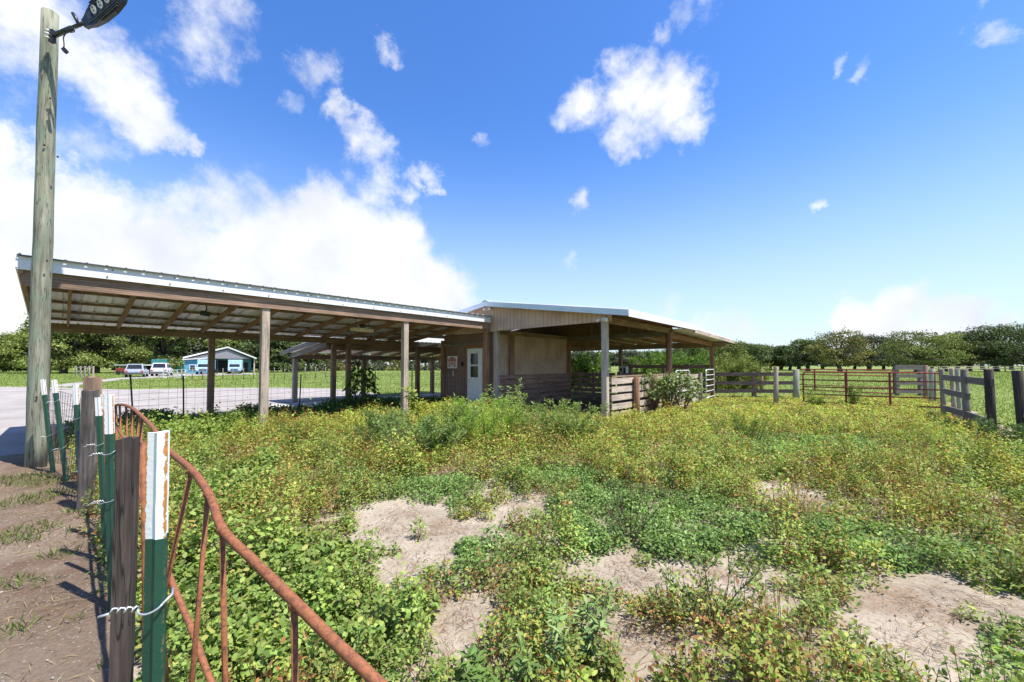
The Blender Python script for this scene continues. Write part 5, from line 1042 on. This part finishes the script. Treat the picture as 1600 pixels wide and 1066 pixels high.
def weeds(name, y0, y1, sp, rr, hh, nleaf, ln, label=None, xlim=None):
    """plants on a jittered grid between depths y0 and y1; leaves fill the dome of each plant"""
    xs = np.arange(-y1*1.32, y1*1.32, sp); ys = np.arange(y0, y1, sp); x, y = np.meshgrid(xs, ys); x = x.ravel()+RNG.uniform(-.5, .5, x.size)*sp; y = y.ravel()+RNG.uniform(-.5, .5, y.size)*sp
    u = SU*x+CU*y; v = -CU*x+SU*y
    k = (abs(x) < y*1.32+.25) & (u > FENCE_U+np.where(y < 3, .13, .06)) & ~((v > 11.3) & (u < 9.6)) & ~((u > 9.4) & (v > 5.0) & (u < 20)) & (u < 30)
    fx = x-(9.75+(y-8.0)*.9); k &= (fx < .2)|(y < 7.2)                      # stop at the right-hand fence
    x, y, u, v = (a[k] for a in (x, y, u, v))
    b_ = field(BARE, x, y)+.55*nz2(x, y, 2.1, 1.0)+.25*nz2(x, y, 6.0, 2.0)
    k = (b_ < .05) | (RNG.random(len(x)) < np.where(b_ < .4, .22, .03)); x, y, b_ = x[k], y[k], b_[k]
    edge = np.clip((.05-b_)/.9, 0, 1); n1 = nz2(x, y, .55, 4.0); n2_ = nz2(x, y, 1.4, 7.0)
    cv = field(COVER, x, y)+.4*n2_; br = field(BROAD, x, y)+.5*n2_; bw = field(BROWN, x, y)+.5*n2_
    tid = np.where(n1+.5*n2_+RNG.normal(0, .25, len(x))+np.clip((y-4.4)*.13, -.12, .5) > .06, 0, 1); tid = np.where(RNG.random(len(x)) < .12+.25*np.clip(nz2(x, y, .9, 41)*2, 0, 1), 3, tid); tid = np.where(bw > .1, np.where(RNG.random(len(x)) < .55, 3, 0), tid); tid = np.where(br > .1, 1, tid); tid = np.where(cv > .05, 2, tid)
    n3_ = nz2(x, y, 2.6, 29.0); h = hh*(.4+.6*edge)*(1+.8*n2_+.35*n1+.9*n3_)*RNG.uniform(.55, 1.4, len(x)); h = np.where((x > 2.5) & (y > 8.8), h*np.clip(1.4-(y-8.8)*.16-(x-2.5)*.05, .38, 1), h); h = np.where(tid == 2, np.minimum(h*.6, .14+.05*n2_), h); fz = x-(9.75+(y-8.0)*.9); h = np.where((fz > -1.3) & (y > 6.5) & (y < 13), h*.45, h); h = np.clip(h, .05, .62)
    r = rr*RNG.uniform(.6, 1.35, len(x))*(.6+.4*edge); r = np.where(tid == 0, r*.85, r)
    m = np.maximum(6, (nleaf*RNG.uniform(.6, 1.3, len(x))*(.4+.6*edge)*np.where(tid == 2, 1.2, np.where(tid == 3, .5, 1))*np.clip(.55+h/hh*.5, .5, 1.25)).astype(int)); I = np.repeat(np.arange(len(x)), m); N_ = len(I)
    zb = np.array([bumps(a, c_) if in_paddock(a, c_) else -.01 for a, c_ in zip(x, y)])
    d = RNG.normal(size=(N_, 3)); d /= np.linalg.norm(d, axis=1, keepdims=True); d[:, 2] = abs(d[:, 2]); q = RNG.uniform(.12, 1, N_)**.45; spk = 1+.55*(RNG.random(N_) < .08)*RNG.random(N_)
    p = np.stack([x[I]+d[:, 0]*r[I]*q, y[I]+d[:, 1]*r[I]*q, zb[I]+.01+d[:, 2]*h[I]*q*spk], 1)
    nrm = d*.75+RNG.normal(size=d.shape)*.5; nrm[:, 2] += .75; dr = RNG.normal(size=d.shape)+d*.7; dr[:, 2] *= .6
    col = np.zeros((N_, 3)); pl = RNG.normal(1, .17, len(x))*(1+.25*n3_)
    for t_, kx in enumerate(KEYS):
        s = tid[I] == t_; col[s] = pick(int(s.sum()), *PAL[kx])
    col *= np.clip(pl, .6, 1.4)[I][:, None]*np.where(tid == 0, np.clip(1+(y-4)*.04, 1, 1.24), 1)[I][:, None]; dead = (q < .55) & (RNG.random(N_) < .35); col[dead] = pick(int(dead.sum()), [(.12, .07, .035), (.17, .11, .055), (.08, .06, .03)], [2, 1, 1])
    L = ln*RNG.uniform(.55, 1.35, N_)*np.where(br[I] > .1, 1.3, 1)*np.where(tid[I] == 2, .85, 1); wr = np.where(br[I] > .1, .66, np.where(tid[I] == 2, .7, np.where(tid[I] == 3, .35, .5)))
    ns = 7; J = np.repeat(np.arange(len(x)), ns); e = RNG.normal(size=(len(J), 3)); e /= np.linalg.norm(e, axis=1, keepdims=True); e[:, 2] = abs(e[:, 2])+.35; b0 = np.stack([x[J]+RNG.normal(0, .12, len(J))*r[J], y[J]+RNG.normal(0, .12, len(J))*r[J], zb[J]], 1)
    tip = b0+np.stack([e[:, 0]*r[J]*.8, e[:, 1]*r[J]*.8, np.clip(e[:, 2], 0, 1)*h[J]*1.02], 1)
    return leaf_obj(name, p, nrm, dr, L, L*wr, col, M['leaf'], rnd=y1 < 6, extra=(ribbon(b0, tip, .0025+ln*.06), pick(len(J), [(.19, .08, .042), (.22, .125, .06), (.11, .12, .04), (.24, .17, .09)], [3, 2, 2, 1])), label=label, cat='weeds', kind='stuff')
weeds('weeds', .45, 2.7, .11, .105, .18, 170, .026, 'low green and browning weeds in the sandy foreground of the paddock')
weeds('weeds', 2.7, 5.2, .165, .155, .27, 250, .030, 'mixed green and brown weeds around the bare sand patches')
weeds('weeds', 5.2, 9.0, .24, .215, .34, 260, .042, 'yellow-green weeds covering the middle of the paddock')
weeds('weeds', 9.0, 18.5, .36, .32, .24, 200, .065, 'yellow-green weeds along the barn, board fence and red gate')

# dry litter and straw on the soil, pebbles on the track
def blades(name, x, y, z, ln, wd, cols, wts, flat, label, cat, m='leaf', lean=.5, kind='stuff'):
    n = len(x); d = RNG.normal(size=(n, 3)); d[:, 2] = RNG.uniform(-.05, .18, n) if flat else RNG.uniform(.8, 2.4, n); nr = RNG.normal(size=(n, 3)); nr[:, 2] = abs(nr[:, 2])+(1.5 if flat else 0)
    return leaf_obj(name, np.stack([x, y, z], 1), nr, d, ln, wd, pick(n, cols, wts), M[m], label=label, cat=cat, kind=kind, fold=.05)
n = 42000; y = RNG.uniform(.6, 6.5, n); x = RNG.uniform(-1.3, 1.3, n)*y; k = np.array([in_paddock(a, c_) for a, c_ in zip(x, y)]); x, y = x[k], y[k]; g = nz2(x, y, 1.6, 11); k = (g > -.02)|(RNG.random(len(x)) < .15); x, y = x[k], y[k]
blades('dry_litter', x, y, np.array([bumps(a, c_) for a, c_ in zip(x, y)])+.006, RNG.uniform(.012, .05, len(x)), RNG.uniform(.0015, .0035, len(x)), [(.15, .085, .045), (.22, .14, .08), (.09, .05, .03), (.28, .20, .12)], [3, 2, 2, .6], True, 'brown leaf litter and straw strewn over the paddock sand', 'litter')
n = 90000; y = RNG.uniform(.7, 5.5, n); x = RNG.uniform(-1.3, 1.3, n)*y; g = np.maximum(field(BROWN, x, y), field(BARE, x, y)-.55)+.8*nz2(x, y, 2.4, 47); k = (g > .05) & (RNG.random(n) < np.clip(g*1.6, 0, 1)*.75) & (SU*x+CU*y > FENCE_U+.05); x, y = x[k], y[k]
blades('dead_grass', x, y, np.array([bumps(a, c_) for a, c_ in zip(x, y)])+RNG.uniform(0, .05, len(x)), RNG.uniform(.04, .13, len(x)), RNG.uniform(.0018, .004, len(x)), [(.20, .11, .055), (.27, .17, .09), (.14, .075, .04), (.32, .24, .14)], [3, 2, 2, 1], True, 'matted reddish brown dead grass between the weeds and bare sand', 'dead grass')
n = 26000; u = FENCE_U-RNG.uniform(.02, 3.2, n); v = RNG.uniform(-.2, 9, n); x = SU*u-CU*v; y = CU*u+SU*v; k = (y > .5); x, y = x[k], y[k]; g = nz2(x, y, 1.3, 13); k = (g > .03)|(RNG.random(len(x)) < .2); x, y = x[k], y[k]
blades('dry_straw', x, y, np.array([tb(a, c_) for a, c_ in zip(x, y)])+.007, RNG.uniform(.02, .13, len(x)), RNG.uniform(.002, .005, len(x)), [(.33, .25, .13), (.24, .16, .09), (.14, .08, .05), (.42, .34, .2)], [3, 3, 2, 1], True, 'dry straw lying on the dirt track beside the fence', 'straw')
TG = gell([(25, 700, 40, 22), (50, 790, 40, 16), (25, 850, 45, 28), (60, 700, 60, 14), (20, 760, 30, 14), (190, 1045, 22, 22), (95, 880, 30, 12), (40, 930, 40, 12), (70, 760, 30, 10), (15, 1010, 30, 20), (120, 810, 20, 8)])
n = 60000; u = FENCE_U-RNG.uniform(.0, 4.5, n); v = RNG.uniform(-.2, 10, n); x = SU*u-CU*v; y = CU*u+SU*v; k = (y > .5); x, y = x[k], y[k]; g = field(TG, x, y)+.9*nz2(x, y, 2.3, 17); k = (g > .12)|((SU*x+CU*y > FENCE_U-.12) & (nz2(x, y, 3, 19) > .42)); x, y = x[k], y[k]
blades('grass', x, y, np.array([tb(a, c_) for a, c_ in zip(x, y)]), RNG.uniform(.03, .10, len(x)), RNG.uniform(.004, .010, len(x)), [(.11, .16, .035), (.15, .19, .05), (.20, .20, .07), (.08, .12, .03)], [3, 3, 2, 2], False, 'short grass patches growing in the dirt track', 'grass')
mb = MB()
for i in range(420):
    u = FENCE_U-random.uniform(.05, 2.6); v = random.uniform(.1, 6); p = B(u, v, 0)
    if p.y < .6: continue
    s = random.uniform(.003, .011); mb.ball((p.x, p.y, tb(p.x, p.y)+s*.4), s, s*random.uniform(.7, 1.3), s*.7, 6, 4)
tag(obj('pebbles', mb, plain('pale_stone', (.30, .28, .25), .8, var=.35, scale=60)), 'small pale pebbles scattered on the dirt track', 'pebbles', kind='stuff')
mb = MB()
for i in range(900):
    y = random.uniform(.8, 4.5); x = random.uniform(-.9, 1.3)*y
    if not in_paddock(x, y): continue
    s = random.uniform(.002, .009); mb.ball((x, y, bumps(x, y)+s*.3), s, s*random.uniform(.7, 1.4), s*.7, 6, 4)
tag(obj('soil_clods', mb, plain('dark_crumb', (.17, .12, .09), .9, var=.4, scale=60)), 'dark crumbs and clods on the bare sand patches', 'clods', kind='stuff')

# field grass beyond the fences, finer near, coarser far
n = 230000; t_ = RNG.uniform(0, 1, n); y = 6.5*(95/6.5)**t_; x = RNG.uniform(-1.4, 1.42, n)*y; u = SU*x+CU*y; v = -CU*x+SU*y
k = ~inpoly(x, y, gv) & ~inpoly(x, y, dv) & ~((u > -1) & (u < 20.5) & (v > 3.8) & (v < 18.6))
inside = (u > FENCE_U) & (y < 17.8) & ((x-(9.75+(y-8.0)*.9) < .2)); k &= ~inside & ((u > 0)|(v > 9.6)); x, y = x[k], y[k]; g = nz2(x, y, .12, 23)+.5*nz2(x, y, .5, 25)
L = np.clip(.05+.0015*y, .05, .14)*RNG.uniform(.5, 1.4, len(x))*(1+.5*np.clip(g, -.6, 1)); blades('grass', x, y, np.full(len(x), -.02), L, np.clip(.006+.0011*y, .006, .08)*RNG.uniform(.7, 1.3, len(x)), [(.17, .235, .05), (.205, .255, .06), (.23, .26, .075), (.145, .21, .045)], [3, 3, 1.5, 2], False, 'mown green pasture grass beyond the fences', 'grass')
n = 9000; x = RNG.uniform(-11, -2, n); y = RNG.uniform(6.5, 16, n); u = SU*x+CU*y; v = -CU*x+SU*y; k = (u > .1) & (u < 9.5) & (v > 11.0) & (v < 14.6) & (nz2(x, y, .6, 31)+.2 > np.clip((v-12.2)*.25, 0, 1)); x, y = x[k], y[k]
xx = np.repeat(x, 9)+RNG.normal(0, .1, len(x)*9); yy = np.repeat(y, 9)+RNG.normal(0, .1, len(x)*9)
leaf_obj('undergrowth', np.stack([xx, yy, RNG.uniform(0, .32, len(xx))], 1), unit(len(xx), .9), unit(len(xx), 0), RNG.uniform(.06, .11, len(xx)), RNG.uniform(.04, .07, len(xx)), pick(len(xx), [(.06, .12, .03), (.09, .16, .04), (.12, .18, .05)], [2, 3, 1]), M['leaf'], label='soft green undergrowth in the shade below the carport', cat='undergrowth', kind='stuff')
